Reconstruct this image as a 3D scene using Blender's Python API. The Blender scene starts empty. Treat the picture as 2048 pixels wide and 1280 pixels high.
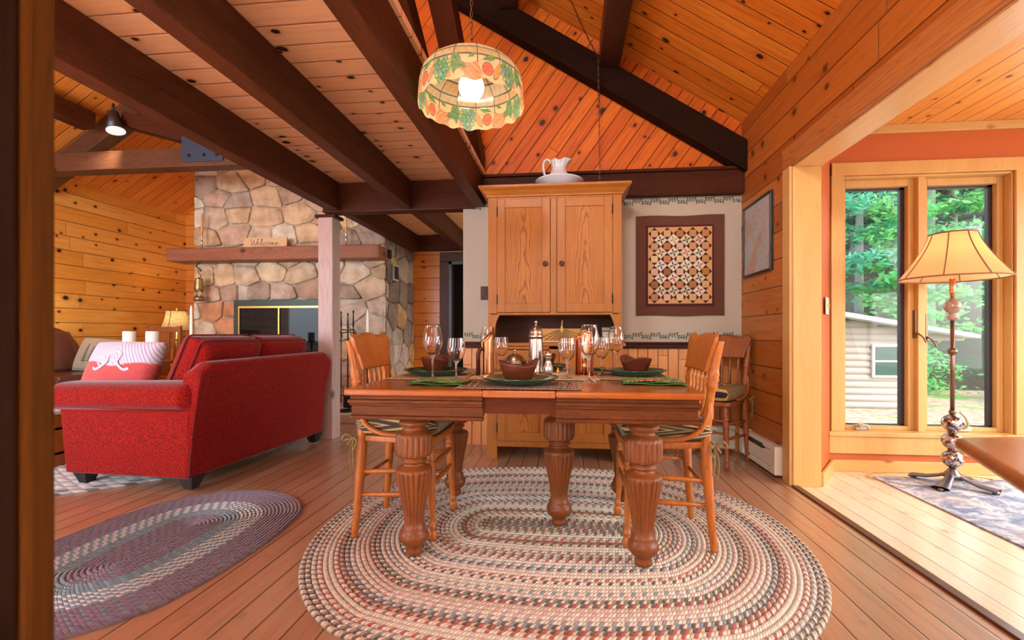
import bpy, math, random
from math import sin, cos, pi, radians as R, sqrt, atan2
from mathutils import Vector, Matrix
random.seed(7)
C = bpy.context.scene.collection
SC = bpy.context.scene

# ------------------------------------------------------------------ camera, world, lights, exposure
cam = bpy.data.cameras.new('camera'); camo = bpy.data.objects.new('camera', cam); C.objects.link(camo)
camo.location = (0, 0, 0.98); camo.rotation_euler = (pi/2, 0, R(5.8326))
cam.sensor_width = 36; cam.lens = 930/2048*36
cam.shift_x = -17/2048; cam.shift_y = 28/2048
cam.clip_start = 0.05; cam.clip_end = 200
cam.dof.use_dof = True; cam.dof.focus_distance = 2.6; cam.dof.aperture_fstop = 3.2
SC.camera = camo
SC.view_settings.view_transform = 'Standard'; SC.view_settings.look = 'None'
SC.view_settings.gamma = 1; SC.view_settings.exposure = -0.08; SC.view_settings.use_curve_mapping = False

wd = bpy.data.worlds.new('sky'); SC.world = wd; wd.use_nodes = True
_nt = wd.node_tree; _bg = _nt.nodes['Background']
_sky = _nt.nodes.new('ShaderNodeTexSky'); _sky.sky_type = 'NISHITA'; _sky.sun_disc = False
_sky.sun_elevation = R(40); _sky.sun_rotation = R(120); _sky.altitude = 300; _sky.air_density = 1.0; _sky.dust_density = 3.0; _sky.ozone_density = 1.0
_hs = _nt.nodes.new('ShaderNodeHueSaturation'); _hs.inputs['Saturation'].default_value = 0.55
_nt.links.new(_sky.outputs[0], _hs.inputs['Color']); _nt.links.new(_hs.outputs[0], _bg.inputs[0]); _bg.inputs[1].default_value = 0.95

def area(name, loc, to, sx, sy, power, col):
    l = bpy.data.lights.new(name, 'AREA'); l.shape = 'RECTANGLE'; l.size = sx; l.size_y = sy
    l.energy = power; l.color = col
    o = bpy.data.objects.new(name, l); C.objects.link(o); o.location = loc
    o.rotation_euler = (Vector(to)-Vector(loc)).to_track_quat('-Z', 'Y').to_euler()
    return o
# daylight entering through the glazed front wall behind the camera and the sunroom windows, plus added fill lamps
COOL = (0.72, 0.84, 1.0)
_l = area('daylight_front_left', (-3.9, -2.45, 1.5), (-4.1, 3, 2.1), 2.2, 1.7, 140, COOL); _l.data.spread = R(105)
area('daylight_front_mid', (-0.6, -2.42, 1.45), (-0.8, -0.9, 3.2), 1.6, 1.4, 22, (1.0, 0.93, 0.86))
_l = area('added_bounce_front', (-0.6, -2.42, 2.0), (-1.0, -1.25, 0), 1.5, .6, 800, (0.92, 0.95, 1.0)); _l.data.spread = R(50)  # added lamp, aimed at unseen floor so its bounce brightens the loft boards
_l = area('added_bounce_left', (-3.7, -2.42, 2.0), (-2.9, -1.1, 0), 1.8, .6, 800, (0.88, 0.94, 1.0)); _l.data.spread = R(50)  # second added lamp, floor bounce for the loft and left ceiling
area('added_gable_fill', (-0.8, -2.42, 3.4), (1.7, -0.4, 4.6), 1.6, .9, 290, (1.0, 0.93, 0.85))  # added lamp in an invented gable opening, brightens the sloped ceiling
area('daylight_sunroom_side', (4.45, 1.2, 1.4), (1.6, 1.6, 0.6), 3.0, 1.7, 55, (0.85, 0.93, 1.0))
area('daylight_sunroom_back', (3.85, 3.74, 1.25), (3.2, 1.0, 0.6), 1.05, 1.7, 110, (0.80, 0.92, 1.0))
area('daylight_sunroom_front', (3.0, -2.45, 1.5), (2.6, 3, 0.8), 2.0, 1.6, 30, (0.90, 0.95, 1.0))
area('daylight_living_left', (-5.6, 0.6, 1.6), (-2, 2.5, 0.8), 2.2, 1.6, 75, COOL)

# ------------------------------------------------------------------ helpers
class G:
    """mesh collector"""
    def __init__(s): s.v = []; s.f = []; s.sm = []; s.c = []; s.T = None; s.mi = []; s.m = 0
    def add(s, v, f, smooth=False, col=(1, 1, 1)):
        n = len(s.v)
        for p in v:
            p = Vector(p); s.v.append(s.T @ p if s.T else p)
        for q in f: s.f.append([i+n for i in q]); s.sm.append(smooth); s.c.append(col); s.mi.append(s.m)
        return s
    def box(s, x0, x1, y0, y1, z0, z1, col=(1, 1, 1)):
        return s.add([(x, y, z) for z in (z0, z1) for y in (y0, y1) for x in (x0, x1)],
            [(0, 2, 3, 1), (4, 5, 7, 6), (0, 1, 5, 4), (2, 6, 7, 3), (0, 4, 6, 2), (1, 3, 7, 5)], False, col)
    def bar(s, a, b, w, d, up=(0, 0, 1)):
        a = Vector(a); b = Vector(b); t = (b-a).normalized(); u = Vector(up); x = t.cross(u).normalized(); y = x.cross(t).normalized()
        v = [p + x*i*w/2 + y*j*d/2 for p in (a, b) for (i, j) in ((-1, -1), (1, -1), (1, 1), (-1, 1))]
        return s.add(v, [(3, 2, 1, 0), (4, 5, 6, 7), (0, 1, 5, 4), (1, 2, 6, 5), (2, 3, 7, 6), (3, 0, 4, 7)])
    def lathe(s, prof, n=24, c=(0, 0, 0), flute=None, cap=True, a0=0, col=(1, 1, 1)):
        v = []; f = []
        for r, z in prof:
            for k in range(n):
                th = 2*pi*k/n + a0
                rr = r
                if flute: rr = r * flute(th, z)
                v.append((c[0]+rr*cos(th), c[1]+rr*sin(th), c[2]+z))
        for i in range(len(prof)-1):
            for k in range(n):
                f.append((i*n+k, i*n+(k+1) % n, (i+1)*n+(k+1) % n, (i+1)*n+k))
        s.add(v, f, True, col)
        if cap:
            s.add([], [])
            m = len(s.v)-len(v)
            s.f.append([m+k for k in range(n)][::-1]); s.sm.append(False); s.c.append(col); s.mi.append(s.m)
            s.f.append([m+(len(prof)-1)*n+k for k in range(n)]); s.sm.append(False); s.c.append(col); s.mi.append(s.m)
        return s
    def lathe_to(s, a, b, prof, n=12):
        """profile [(r, t)] with t 0..1 from a to b"""
        a = Vector(a); b = Vector(b); L = (b-a).length; q = (b-a).to_track_quat('Z', 'Y').to_matrix().to_4x4()
        old = s.T; M = Matrix.Translation(a) @ q; s.T = (old @ M) if old else M
        s.lathe([(r, t*L) for r, t in prof], n); s.T = old; return s
    def tube(s, pts, r, n=8, closed=False, flat=1.0, col=(1, 1, 1)):
        pts = [Vector(p) for p in pts]; m = len(pts); v = []; f = []
        rs = r if isinstance(r, (list, tuple)) else [r]*m
        up = Vector((0, 0, 1)); prev = None
        for i, p in enumerate(pts):
            if closed: t = (pts[(i+1) % m]-pts[i-1]).normalized()
            else: t = (pts[min(i+1, m-1)]-pts[max(i-1, 0)]).normalized()
            if prev is None:
                x = t.cross(up)
                if x.length < 1e-3: x = t.cross(Vector((1, 0, 0)))
            else: x = prev - t*prev.dot(t)
            x.normalize(); prev = x; y = t.cross(x)
            for k in range(n):
                th = 2*pi*k/n; v.append(p + x*cos(th)*rs[i] + y*sin(th)*rs[i]*flat)
        for i in range(m if closed else m-1):
            j = (i+1) % m
            for k in range(n): f.append((i*n+k, i*n+(k+1) % n, j*n+(k+1) % n, j*n+k))
        if not closed: f.append(list(range(n))[::-1]); f.append([(m-1)*n+k for k in range(n)])
        return s.add(v, f, True, col)
    def prism(s, out, fn, d0, d1, smooth=False, col=(1, 1, 1)):
        """2D outline extruded; fn(u, v, d) -> xyz"""
        n = len(out); v = [fn(u, w, d0) for u, w in out] + [fn(u, w, d1) for u, w in out]
        f = [list(range(n))[::-1], list(range(n, 2*n))] + [(i, (i+1) % n, n+(i+1) % n, n+i) for i in range(n)]
        return s.add(v, f, smooth, col)
    def grid(s, nu, nv, fn, smooth=True, closed_u=False, col=None):
        v = [fn(i/nu, j/nv) for j in range(nv+1) for i in range(nu if closed_u else nu+1)]
        w = nu if closed_u else nu+1; base = len(s.v)
        for p in v: s.v.append(s.T @ Vector(p) if s.T else Vector(p))
        for j in range(nv):
            for i in range(nu):
                i2 = (i+1) % w if closed_u else i+1
                s.f.append([base+j*w+i, base+j*w+i2, base+(j+1)*w+i2, base+(j+1)*w+i]); s.sm.append(smooth); s.mi.append(s.m)
                s.c.append(col((i+.5)/nu, (j+.5)/nv) if col else (1, 1, 1))
        return s
    def pillow(s, w, d, h, n=14, ex=3.0, edge=0.12, c=(0, 0, 0), tuft=None, top=True):
        """soft box w x d x h centred at c"""
        for sg in (1, -1):
            def fn(a, b, sg=sg):
                x = a*2-1; y = b*2-1
                k = max(0, 1-abs(x)**ex)**(1/2.2)*max(0, 1-abs(y)**ex)**(1/2.2)
                z = h/2*(edge + (1-edge)*k)*sg
                if max(abs(x), abs(y)) > .999: z = 0
                if tuft: z *= tuft(x, y)
                sx = 1-.035*(1-abs(y)**2)*0; 
                return (c[0]+x*w/2, c[1]+y*d/2, c[2]+z)
            s.grid(n, n, fn)
            if sg < 0:
                for q in s.f[-n*n:]: q.reverse()
        return s
    def build(s, name, mat, parent=None, loc=None, bevel=0, sub=0, seg=2, weld=False, solid=0):
        me = bpy.data.meshes.new(name); me.from_pydata([tuple(p) for p in s.v], [], s.f)
        me.polygons.foreach_set('use_smooth', s.sm)
        if any(c != (1, 1, 1) for c in s.c):
            at = me.color_attributes.new('Col', 'FLOAT_COLOR', 'CORNER'); buf = []
            for q, c in zip(s.f, s.c): buf += [c[0], c[1], c[2], 1.0]*len(q)
            at.data.foreach_set('color', buf)
        mats = mat if isinstance(mat, (list, tuple)) else [mat]
        for m in mats: me.materials.append(m)
        if len(mats) > 1: me.polygons.foreach_set('material_index', s.mi)
        me.update()
        o = bpy.data.objects.new(name, me); C.objects.link(o)
        if parent: o.parent = parent
        if loc: o.location = loc
        if weld:
            w = o.modifiers.new('w', 'WELD'); w.merge_threshold = 0.0005
        if solid:
            w = o.modifiers.new('s', 'SOLIDIFY'); w.thickness = solid; w.offset = 0
        if bevel:
            b = o.modifiers.new('b', 'BEVEL'); b.width = bevel; b.segments = seg; b.limit_method = 'ANGLE'; b.angle_limit = R(40)
        if sub:
            b = o.modifiers.new('u', 'SUBSURF'); b.levels = sub; b.render_levels = sub
        return o
def thing(name, label, cat, loc=(0, 0, 0), rz=0, group=None):
    o = bpy.data.objects.new(name, None); C.objects.link(o); o.empty_display_size = .05
    o.location = loc; o.rotation_euler = (0, 0, rz); o['label'] = label; o['category'] = cat
    if group: o['group'] = group
    return o
def tag(o, label, cat, group=None):
    o['label'] = label; o['category'] = cat
    if group: o['group'] = group
    return o
def struct(o): o['kind'] = 'structure'; return o
def dup(root, loc, rz=None, label=None, group=None):
    r = root.copy(); C.objects.link(r); r.location = loc
    if rz is not None: r.rotation_euler = (0, 0, rz)
    if label: r['label'] = label
    if group: r['group'] = group
    for ch in list(root.children):
        c = ch.copy(); C.objects.link(c); c.parent = r
        for g in list(ch.children):
            d = g.copy(); C.objects.link(d); d.parent = c
    return r
def crom(P, k=6, closed=False):
    P = [Vector(p) for p in P]; n = len(P); out = []
    rng = range(n) if closed else range(n-1)
    for i in rng:
        if closed: a, b, c, d = P[i-1], P[i], P[(i+1) % n], P[(i+2) % n]
        else: a, b, c, d = P[max(i-1, 0)], P[i], P[i+1], P[min(i+2, n-1)]
        for j in range(k):
            t = j/k
            out.append(.5*((2*b)+(c-a)*t+(2*a-5*b+4*c-d)*t*t+(3*b-a-3*c+d)*t**3))
    if not closed: out.append(P[-1])
    return out
def hexc(h):
    c = [int(h[i:i+2], 16)/255 for i in (0, 2, 4)]
    return tuple(x/12.92 if x <= .04045 else ((x+.055)/1.055)**2.4 for x in c)

# ------------------------------------------------------------------ materials
class NT:
    def __init__(s, name):
        s.m = bpy.data.materials.new(name); s.m.use_nodes = True; s.t = s.m.node_tree
        s.p = s.t.nodes['Principled BSDF']; s.o = s.t.nodes['Material Output']
    def n(s, typ, ins={}, out=0, **pr):
        x = s.t.nodes.new('ShaderNode'+typ)
        for k, v in pr.items(): setattr(x, k, v)
        for k, v in ins.items(): s.set(x.inputs[k], v)
        return x.outputs[out]
    def set(s, i, v):
        if isinstance(v, bpy.types.NodeSocket): s.t.links.new(v, i)
        else:
            if hasattr(i, 'default_value') and not isinstance(i.default_value, float) and isinstance(v, (tuple, list)) and len(v) == 3 and len(i.default_value) == 4: v = (*v, 1)
            i.default_value = v
    def M(s, op, a, b=0, c=0, clamp=False):
        return s.n('Math', {0: a, 1: b, 2: c}, operation=op, use_clamp=clamp)
    def V(s, op, a, b=(0, 0, 0)):
        return s.n('VectorMath', {0: a, 1: b}, out=1 if op in ('DOT_PRODUCT', 'LENGTH') else 0, operation=op)
    def mix(s, f, a, b, mode='MIX'):
        x = s.t.nodes.new('ShaderNodeMix'); x.data_type = 'RGBA'; x.blend_type = mode
        s.set(x.inputs[0], f); s.set(x.inputs[6], a); s.set(x.inputs[7], b); return x.outputs[2]
    def ramp(s, f, st, interp='LINEAR'):
        x = s.t.nodes.new('ShaderNodeValToRGB'); r = x.color_ramp; r.interpolation = interp
        while len(r.elements) < len(st): r.elements.new(.5)
        for e, (p, c) in zip(r.elements, st): e.position = p; e.color = (*c, 1) if len(c) == 3 else c
        s.set(x.inputs[0], f); return x.outputs[0]
    def smooth(s, x, a, b, lo=0., hi=1.):
        return s.n('MapRange', {0: x, 1: a, 2: b, 3: lo, 4: hi}, interpolation_type='SMOOTHSTEP')
    def noise(s, vec, scale, det=3, rough=.55, dist=0., out=0):
        return s.n('TexNoise', {'Vector': vec, 'Scale': scale, 'Detail': det, 'Roughness': rough, 'Distortion': dist}, out=out)
    def comb(s, x, y, z=0): return s.n('CombineXYZ', {0: x, 1: y, 2: z})
    def bump(s, h, strength=.3, dist=.01):
        s.set(s.p.inputs['Normal'], s.n('Bump', {'Height': h, 'Strength': strength, 'Distance': dist}))
    def pri(s, **k):
        for a, v in k.items(): s.set(s.p.inputs[a.replace('_', ' ')], v)
        return s.m

def simple(name, col, rough=.5, metal=0., bumps=0, bscale=50, coat=0., var=0.0, **k):
    t = NT(name); P = t.n('TexCoord', out=3)
    nz = t.noise(P, bscale, 4)
    c = t.mix(t.smooth(nz, .3, .7), col, tuple(x*(1-var) for x in col)) if var else t.mix(nz, col, tuple(x*.96 for x in col))
    t.pri(Base_Color=c, Roughness=rough, Metallic=metal, Coat_Weight=coat, **k)
    if bumps: t.bump(nz, bumps, .004)
    return t.m

def boards(name, U, V, w, c1, c2, knot=(0.035, 0.01, 0.003), L=2.6, kn=.5, rough=.38, gap=.006, grain=.35, off=(0., 0.), gapc=(.03, .01, .004), coat=.15, dense=.55, kr=(.07, .17)):
    t = NT(name); P = t.n('TexCoord', out=3)
    U = Vector(U).normalized(); V = Vector(V).normalized()
    u = t.M('ADD', t.V('DOT_PRODUCT', P, tuple(U)), off[0]); v = t.M('ADD', t.V('DOT_PRODUCT', P, tuple(V)), off[1])
    vw = t.M('DIVIDE', v, w); row = t.M('FLOOR', vw); fv = t.M('FRACT', vw)
    r1 = t.n('TexWhiteNoise', {'W': row}, noise_dimensions='1D')
    ul = t.M('ADD', t.M('DIVIDE', u, L), t.M('MULTIPLY', r1, 7.3)); seg = t.M('FLOOR', ul); fu = t.M('FRACT', ul)
    rnd = t.n('TexWhiteNoise', {'Vector': t.comb(row, seg)}, noise_dimensions='2D')
    rnd2 = t.n('TexWhiteNoise', {'Vector': t.comb(row, seg, 5.)}, noise_dimensions='3D')
    # knots
    wob = t.noise(t.comb(t.M('MULTIPLY', u, 1.0), v, t.M('MULTIPLY', rnd, 9.)), 14, 2)
    kv = t.comb(t.M('ADD', u, t.M('MULTIPLY', wob, .02)), t.M('ADD', t.M('MULTIPLY', v, 1.25), t.M('MULTIPLY', row, 3.17)))
    vo = t.t.nodes.new('ShaderNodeTexVoronoi'); vo.voronoi_dimensions = '2D'; t.set(vo.inputs['Vector'], kv); vo.inputs['Scale'].default_value = 4.6
    cr = t.n('SeparateColor', {0: vo.outputs['Color']})
    kd = vo.outputs['Distance']
    sep = t.t.nodes.new('ShaderNodeSeparateColor'); t.set(sep.inputs[0], vo.outputs['Color'])
    has = t.M('GREATER_THAN', sep.outputs[0], dense)
    rad = t.M('MULTIPLY_ADD', t.M('POWER', sep.outputs[1], 2.0), kr[1]-kr[0], kr[0])
    q = t.M('DIVIDE', kd, rad)
    kf = t.M('MULTIPLY', t.M('MULTIPLY', t.smooth(q, .55, 1.05, 1., 0.), has), kn*1.6, clamp=True)
    halo = t.M('MULTIPLY', t.M('MULTIPLY', t.smooth(q, .6, 2.6, 1., 0.), has), kn)
    # grain follows board, swells round knots
    g = t.noise(t.comb(t.M('MULTIPLY', u, 1.3), t.M('ADD', t.M('MULTIPLY', v, 20.), t.M('MULTIPLY', halo, 1.2)), t.M('MULTIPLY', rnd, 40.)), 2.2, 5, .6, .35)
    gg = t.smooth(g, .42, .72)
    wv = t.noise(t.comb(t.M('MULTIPLY', u, .5), t.M('MULTIPLY', v, 6.), t.M('MULTIPLY', rnd2, 30.)), 2., 2)
    rings = t.M('MULTIPLY', t.M('ABSOLUTE', t.M('SINE', t.M('MULTIPLY', wv, 60.))), 1.)
    base = t.mix(t.M('MULTIPLY', t.M('ADD', rnd, t.M('MULTIPLY', wv, .3)), .8, clamp=True), c1, c2)
    dk = tuple(x*y for x, y in zip(c2, (.62, .45, .35)))
    base = t.mix(t.M('MULTIPLY', gg, grain), base, dk)
    base = t.mix(t.M('MULTIPLY', t.M('MULTIPLY', t.smooth(rings, .0, .35, 1., 0.), gg), grain*.9), base, dk)
    base = t.mix(t.M('MULTIPLY', halo, .55), base, dk)
    base = t.mix(kf, base, knot)
    e = t.M('MULTIPLY', t.M('MINIMUM', fv, t.M('SUBTRACT', 1., fv)), w)
    e2 = t.M('MULTIPLY', t.M('MINIMUM', fu, t.M('SUBTRACT', 1., fu)), L)
    em = t.M('MINIMUM', e, t.M('ADD', e2, gap*.3))
    gl = t.smooth(em, gap*.25, gap*.75, 1., 0.)
    base = t.mix(t.M('MULTIPLY', gl, .9), base, gapc)
    t.pri(Base_Color=base, Roughness=t.M('MULTIPLY_ADD', g, .22, rough-.08), Coat_Weight=coat, Coat_Roughness=.22, Specular_IOR_Level=.35)
    h = t.M('ADD', t.smooth(em, 0., gap*1.3), t.M('MULTIPLY', g, .08))
    t.bump(h, .55, .006)
    return t.m

def wood(name, c1, c2, axis='z', sc=1., rough=.38, coat=.2, knots=False, grain=.75, figure=6., spec=.3):
    t = NT(name); P = t.n('TexCoord', out=3)
    s = {'x': (1, 9, 9), 'y': (9, 1, 9), 'z': (9, 9, 1)}[axis]
    inf = t.n('ObjectInfo', out=4)
    Q = t.V('ADD', t.V('MULTIPLY', P, s), t.comb(t.M('MULTIPLY', inf, 0.), 0., 0.))
    a = t.noise(Q, 1.1*sc, 2, .5, .6)
    rg = t.M('ABSOLUTE', t.M('SINE', t.M('MULTIPLY', a, figure*7)))
    b = t.noise(t.V('MULTIPLY', P, tuple(12*x if x > 1 else 4 for x in s)), 2.2*sc, 3)
    f = t.M('ADD', t.M('MULTIPLY', t.smooth(rg, 0., .5, 1., 0.), .5), t.M('MULTIPLY', t.smooth(b, .42, .66), .5))
    col = t.mix(t.M('MULTIPLY', f, grain), c1, c2)
    col = t.mix(t.M('MULTIPLY', t.smooth(a, .3, .7), .35), col, c2)
    if knots:
        vo = t.t.nodes.new('ShaderNodeTexVoronoi'); t.set(vo.inputs['Vector'], t.V('MULTIPLY', P, tuple(1 if x > 1 else .8 for x in s))); vo.inputs['Scale'].default_value = 3.3
        sp = t.t.nodes.new('ShaderNodeSeparateColor'); t.set(sp.inputs[0], vo.outputs['Color'])
        kf = t.M('MULTIPLY', t.smooth(vo.outputs['Distance'], .07, .15, .85, 0.), t.M('GREATER_THAN', sp.outputs[0], .25))
        col = t.mix(kf, col, tuple(x*.25 for x in c2))
    t.pri(Base_Color=col, Roughness=t.M('MULTIPLY_ADD', b, .2, rough-.05), Coat_Weight=coat*.45, Coat_Roughness=.2, Specular_IOR_Level=spec)
    t.bump(f, .12, .003)
    return t.m

def vcol(name, rough=.6, metal=0., bumps=.2, bscale=80, var=.25, bdist=.003, vs=8, **k):
    t = NT(name); P = t.n('TexCoord', out=3); a = t.n('VertexColor', layer_name='Col')
    nz = t.noise(P, bscale, 4); n2 = t.noise(P, vs, 4)
    c = t.mix(t.M('MULTIPLY', t.smooth(n2, .35, .7), var), a, t.mix(1., a, (.55, .5, .45), 'MULTIPLY'))
    t.pri(Base_Color=c, Roughness=rough, Metallic=metal, **k)
    if bumps: t.bump(t.M('ADD', nz, t.M('MULTIPLY', n2, .6)), bumps, bdist)
    return t.m

def emis(name, col, st):
    t = NT(name); t.pri(Base_Color=(.9, .9, .9), Emission_Color=(*col, 1), Emission_Strength=st, Roughness=.4); return t.m

SL = .64                                    # roof pitch
n1 = Vector((1, 0, -SL)).normalized(); n2 = Vector((1, 0, SL)).normalized()
m = {}
P1 = (.72, .27, .055); P2 = (.50, .13, .018)
m['ceil_r'] = boards('pine_ceiling_right', n1, (0, 1, 0), .135, (.92, .36, .045), (.74, .22, .018), L=3.4, coat=0, rough=.5, kn=.75, grain=.5)
m['ceil_l'] = boards('pine_ceiling_left', n2, (0, 1, 0), .135, (.82, .33, .06), (.66, .20, .022), L=3.4, coat=0)
m['gable'] = boards('pine_gable', (cos(R(54)), 0, sin(R(54))), (-sin(R(54)), 0, cos(R(54))), .112, (.72, .18, .006), (.48, .085, .003), L=4, coat=0, rough=.5, kn=.8, grain=.55)
m['loft'] = boards('pine_loft_underside', (1, 0, 0), (0, 1, 0), .14, (.96, .60, .36), (.90, .50, .26), L=5, coat=0, kn=.75, grain=.22, gapc=(.16, .05, .015))
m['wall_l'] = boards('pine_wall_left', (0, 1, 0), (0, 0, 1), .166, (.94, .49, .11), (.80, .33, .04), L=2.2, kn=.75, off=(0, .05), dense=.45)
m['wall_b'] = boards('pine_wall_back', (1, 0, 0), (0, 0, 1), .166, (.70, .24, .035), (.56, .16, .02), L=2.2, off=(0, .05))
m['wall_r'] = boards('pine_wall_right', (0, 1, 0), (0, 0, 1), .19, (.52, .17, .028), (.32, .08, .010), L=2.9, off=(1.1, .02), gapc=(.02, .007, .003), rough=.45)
m['wains'] = boards('pine_wainscot', (0, 0, 1), (1, 0, 0), .085, (.72, .33, .10), (.60, .22, .045), L=3, kn=.3)
m['floor'] = boards('plank_floor_dark', (0, 1, 0), (1, 0, 0), .115, (.50, .30, .18), (.37, .19, .10), L=3.3, kn=.1, rough=.30, grain=.3, gap=.005, coat=.8)
m['floor_s'] = boards('plank_floor_pale', (0, 1, 0), (1, 0, 0), .13, (.84, .74, .56), (.76, .63, .44), L=4, kn=.2, rough=.25, grain=.18, gap=.003, gapc=(.2, .1, .04), coat=1.)
m['ceil_s'] = boards('pine_ceiling_sunroom', (0, 1, 0), (1, 0, 0), .13, (.80, .36, .07), (.70, .26, .04), L=4, gapc=(.2, .06, .01))
m['dark'] = wood('dark_beam', (.075, .019, .006), (.022, .006, .002), 'y', 1., .5, coat=.1, knots=True, spec=.15)
m['darkx'] = wood('dark_beam_x', (.058, .014, .005), (.016, .004, .002), 'x', 1., .5, coat=.05, knots=True, spec=.10)
m['darkz'] = wood('dark_beam_z', (.060, .017, .007), (.02, .006, .003), 'z', 1., .5, coat=.05, knots=True)
m['black_beam'] = wood('near_black_beam', (.016, .006, .003), (.006, .002, .001), 'x', 1., .7, coat=0, spec=.06)
m['tie'] = wood('weathered_tie_beam', (.10, .04, .018), (.04, .014, .007), 'x', 1., .45, spec=.15, knots=True)
m['mantel'] = wood('mantel_wood', (.28, .10, .045), (.12, .035, .018), 'x', 1., .5, knots=True)
m['pine'] = wood('clear_pine', (.62, .36, .12), (.52, .24, .055), 'z', .8, .35, knots=True, grain=.4)
m['pinex'] = wood('clear_pine_x', (.62, .36, .12), (.52, .24, .055), 'x', .8, .35, knots=True, grain=.4)
m['piney'] = wood('clear_pine_y', (.80, .48, .2), (.68, .33, .1), 'y', .8, .28, knots=True, grain=.35, coat=.5)
m['hutch'] = wood('hutch_pine', (.34, .118, .015), (.25, .068, .006), 'z', .7, .4, grain=.45)
m['hutch_panel'] = wood('hutch_panel_pine', (.38, .125, .014), (.17, .037, .003), 'z', .6, .4, grain=.75, figure=9)
t_ = NT('hutch_cathedral_pine'); P_ = t_.n('TexCoord', out=3); s_ = t_.t.nodes.new('ShaderNodeSeparateXYZ'); t_.set(s_.inputs[0], P_)
nz_ = t_.noise(t_.V('MULTIPLY', P_, (3, 3, 1.2)), 2.2, 3); xx = t_.M('SUBTRACT', t_.M('ABSOLUTE', s_.outputs[0]), .232)
arg = t_.M('ADD', t_.M('ADD', t_.M('MULTIPLY', s_.outputs[2], 2.2), t_.M('MULTIPLY', t_.M('MULTIPLY', xx, xx), 330.)), t_.M('MULTIPLY', nz_, 3.2))
rg_ = t_.smooth(t_.M('ABSOLUTE', t_.M('SINE', t_.M('MULTIPLY', arg, 5.))), .0, .75, 1., 0.); fn_ = t_.noise(t_.V('MULTIPLY', P_, (90, 90, 3)), 1.5, 2)
cc_ = t_.mix(t_.M('MULTIPLY', rg_, .75), (.37, .13, .016), (.15, .034, .003)); cc_ = t_.mix(t_.M('MULTIPLY', t_.smooth(fn_, .45, .65), .35), cc_, (.17, .038, .003)); t_.pri(Base_Color=cc_, Roughness=.45, Specular_IOR_Level=.3); m['hutch_panel'] = t_.m
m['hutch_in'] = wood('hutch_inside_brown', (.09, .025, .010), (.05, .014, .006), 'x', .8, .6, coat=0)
m['oak'] = wood('golden_oak', (.52, .165, .025), (.24, .052, .007), 'z', 1.6, .32, coat=.35, grain=.8)
m['oakx'] = wood('golden_oak_x', (.13, .034, .004), (.022, .004, .001), 'x', 1.6, .5, coat=0, spec=.15, grain=.7)
m['oaky'] = wood('golden_oak_y', (.58, .18, .03), (.30, .08, .016), 'y', 1.6, .3, coat=.4, grain=.6)
m['oak_top'] = wood('oak_tabletop', (.36, .10, .014), (.22, .048, .006), 'y', 1.2, .16, coat=.7, grain=.5)
m['oak_leg'] = wood('oak_table_leg', (.25, .072, .014), (.09, .02, .004), 'z', 1.6, .38, coat=.3, grain=.6)
m['oak_dark'] = wood('chair_dark_oak', (.30, .085, .02), (.15, .035, .01), 'z', 1.6, .35, coat=.3)
m['walnut'] = wood('acacia_bowl', (.12, .026, .008), (.04, .009, .004), 'x', 3., .35, coat=.25)
m['plaster'] = simple('cream_wallpaper', hexc('d8cdb8'), .8)
m['wpaper'] = vcol('wallpaper', .8, bumps=.03, var=.0)
m['coral'] = simple('coral_paint', (.50, .105, .012), .6)
m['white'] = simple('white_paint', (.80, .78, .72), .45)
m['cream_metal'] = simple('cream_enamel', (.68, .62, .50), .35)
m['black'] = simple('black_paint', (.012, .010, .010), .4)
m['iron'] = simple('black_iron', (.02, .02, .022), .45, .6)
m['silver'] = simple('pewter', (.50, .46, .41), .27, 1.)
m['copper'] = simple('copper', (.55, .24, .11), .27, 1.)
m['brass'] = simple('brass', (.72, .48, .14), .28, 1.)
m['bronze'] = simple('bronze_metal', (.20, .11, .07), .3, .9)
m['steel'] = simple('brushed_steel', (.55, .55, .57), .3, 1.)
m['steelplate'] = simple('blued_steel', (.035, .055, .09), .4, .5)
m['wax'] = simple('ivory_wax', (.85, .80, .68), .5, Subsurface_Weight=.1)
m['waxo'] = simple('amber_wax', (.70, .30, .08), .5)
m['china'] = simple('pale_blue_china', (.70, .78, .86), .12, coat=.6)
m['green'] = simple('green_glaze', (.005, .05, .026), .12, coat=.5)
m['frameblk'] = simple('black_picture_frame', (.012, .009, .008), .35)
def glass(name, col=(1, 1, 1), rough=0., ior=1.45):
    t = NT(name); t.pri(Base_Color=col, Roughness=rough, IOR=ior, Transmission_Weight=1.); return t.m
m['glass'] = glass('wine_glass')
def pane(name, refl=.08, tint=(1, 1, 1)):
    t = NT(name); a = t.n('BsdfTransparent', {0: tint}); b = t.n('BsdfGlossy', {'Color': (1, 1, 1), 'Roughness': .02})
    fr = t.n('Fresnel', {'IOR': 1.45}); f = t.M('MULTIPLY', fr, .25, clamp=True)
    mx = t.n('MixShader', {0: f, 1: a, 2: b}); t.t.links.new(mx, t.o.inputs[0]); return t.m
m['pane'] = pane('window_pane')
def fabric(name, c1, c2, sc=300, rough=.9, sheen=.3, var=.3, bmp=.5):
    t = NT(name); P = t.n('TexCoord', out=3)
    a = t.noise(P, sc, 2); b = t.noise(P, 14, 3)
    c = t.mix(t.smooth(a, .35, .65), c1, c2); c = t.mix(t.M('MULTIPLY', b, var), c, tuple(x*.6 for x in c2))
    t.pri(Base_Color=c, Roughness=rough, Sheen_Weight=sheen, Sheen_Roughness=.4, Specular_IOR_Level=.1)
    t.bump(a, bmp, .002); return t.m
m['red'] = fabric('red_chenille', (.28, .008, .004), (.13, .003, .002), 110, sheen=.22)
m['redpip'] = fabric('dark_red_piping', (.16, .01, .012), (.10, .008, .01), 220)
m['leather'] = simple('brown_leather', (.10, .03, .018), .35, bumps=.2, bscale=60, coat=.2)
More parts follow.
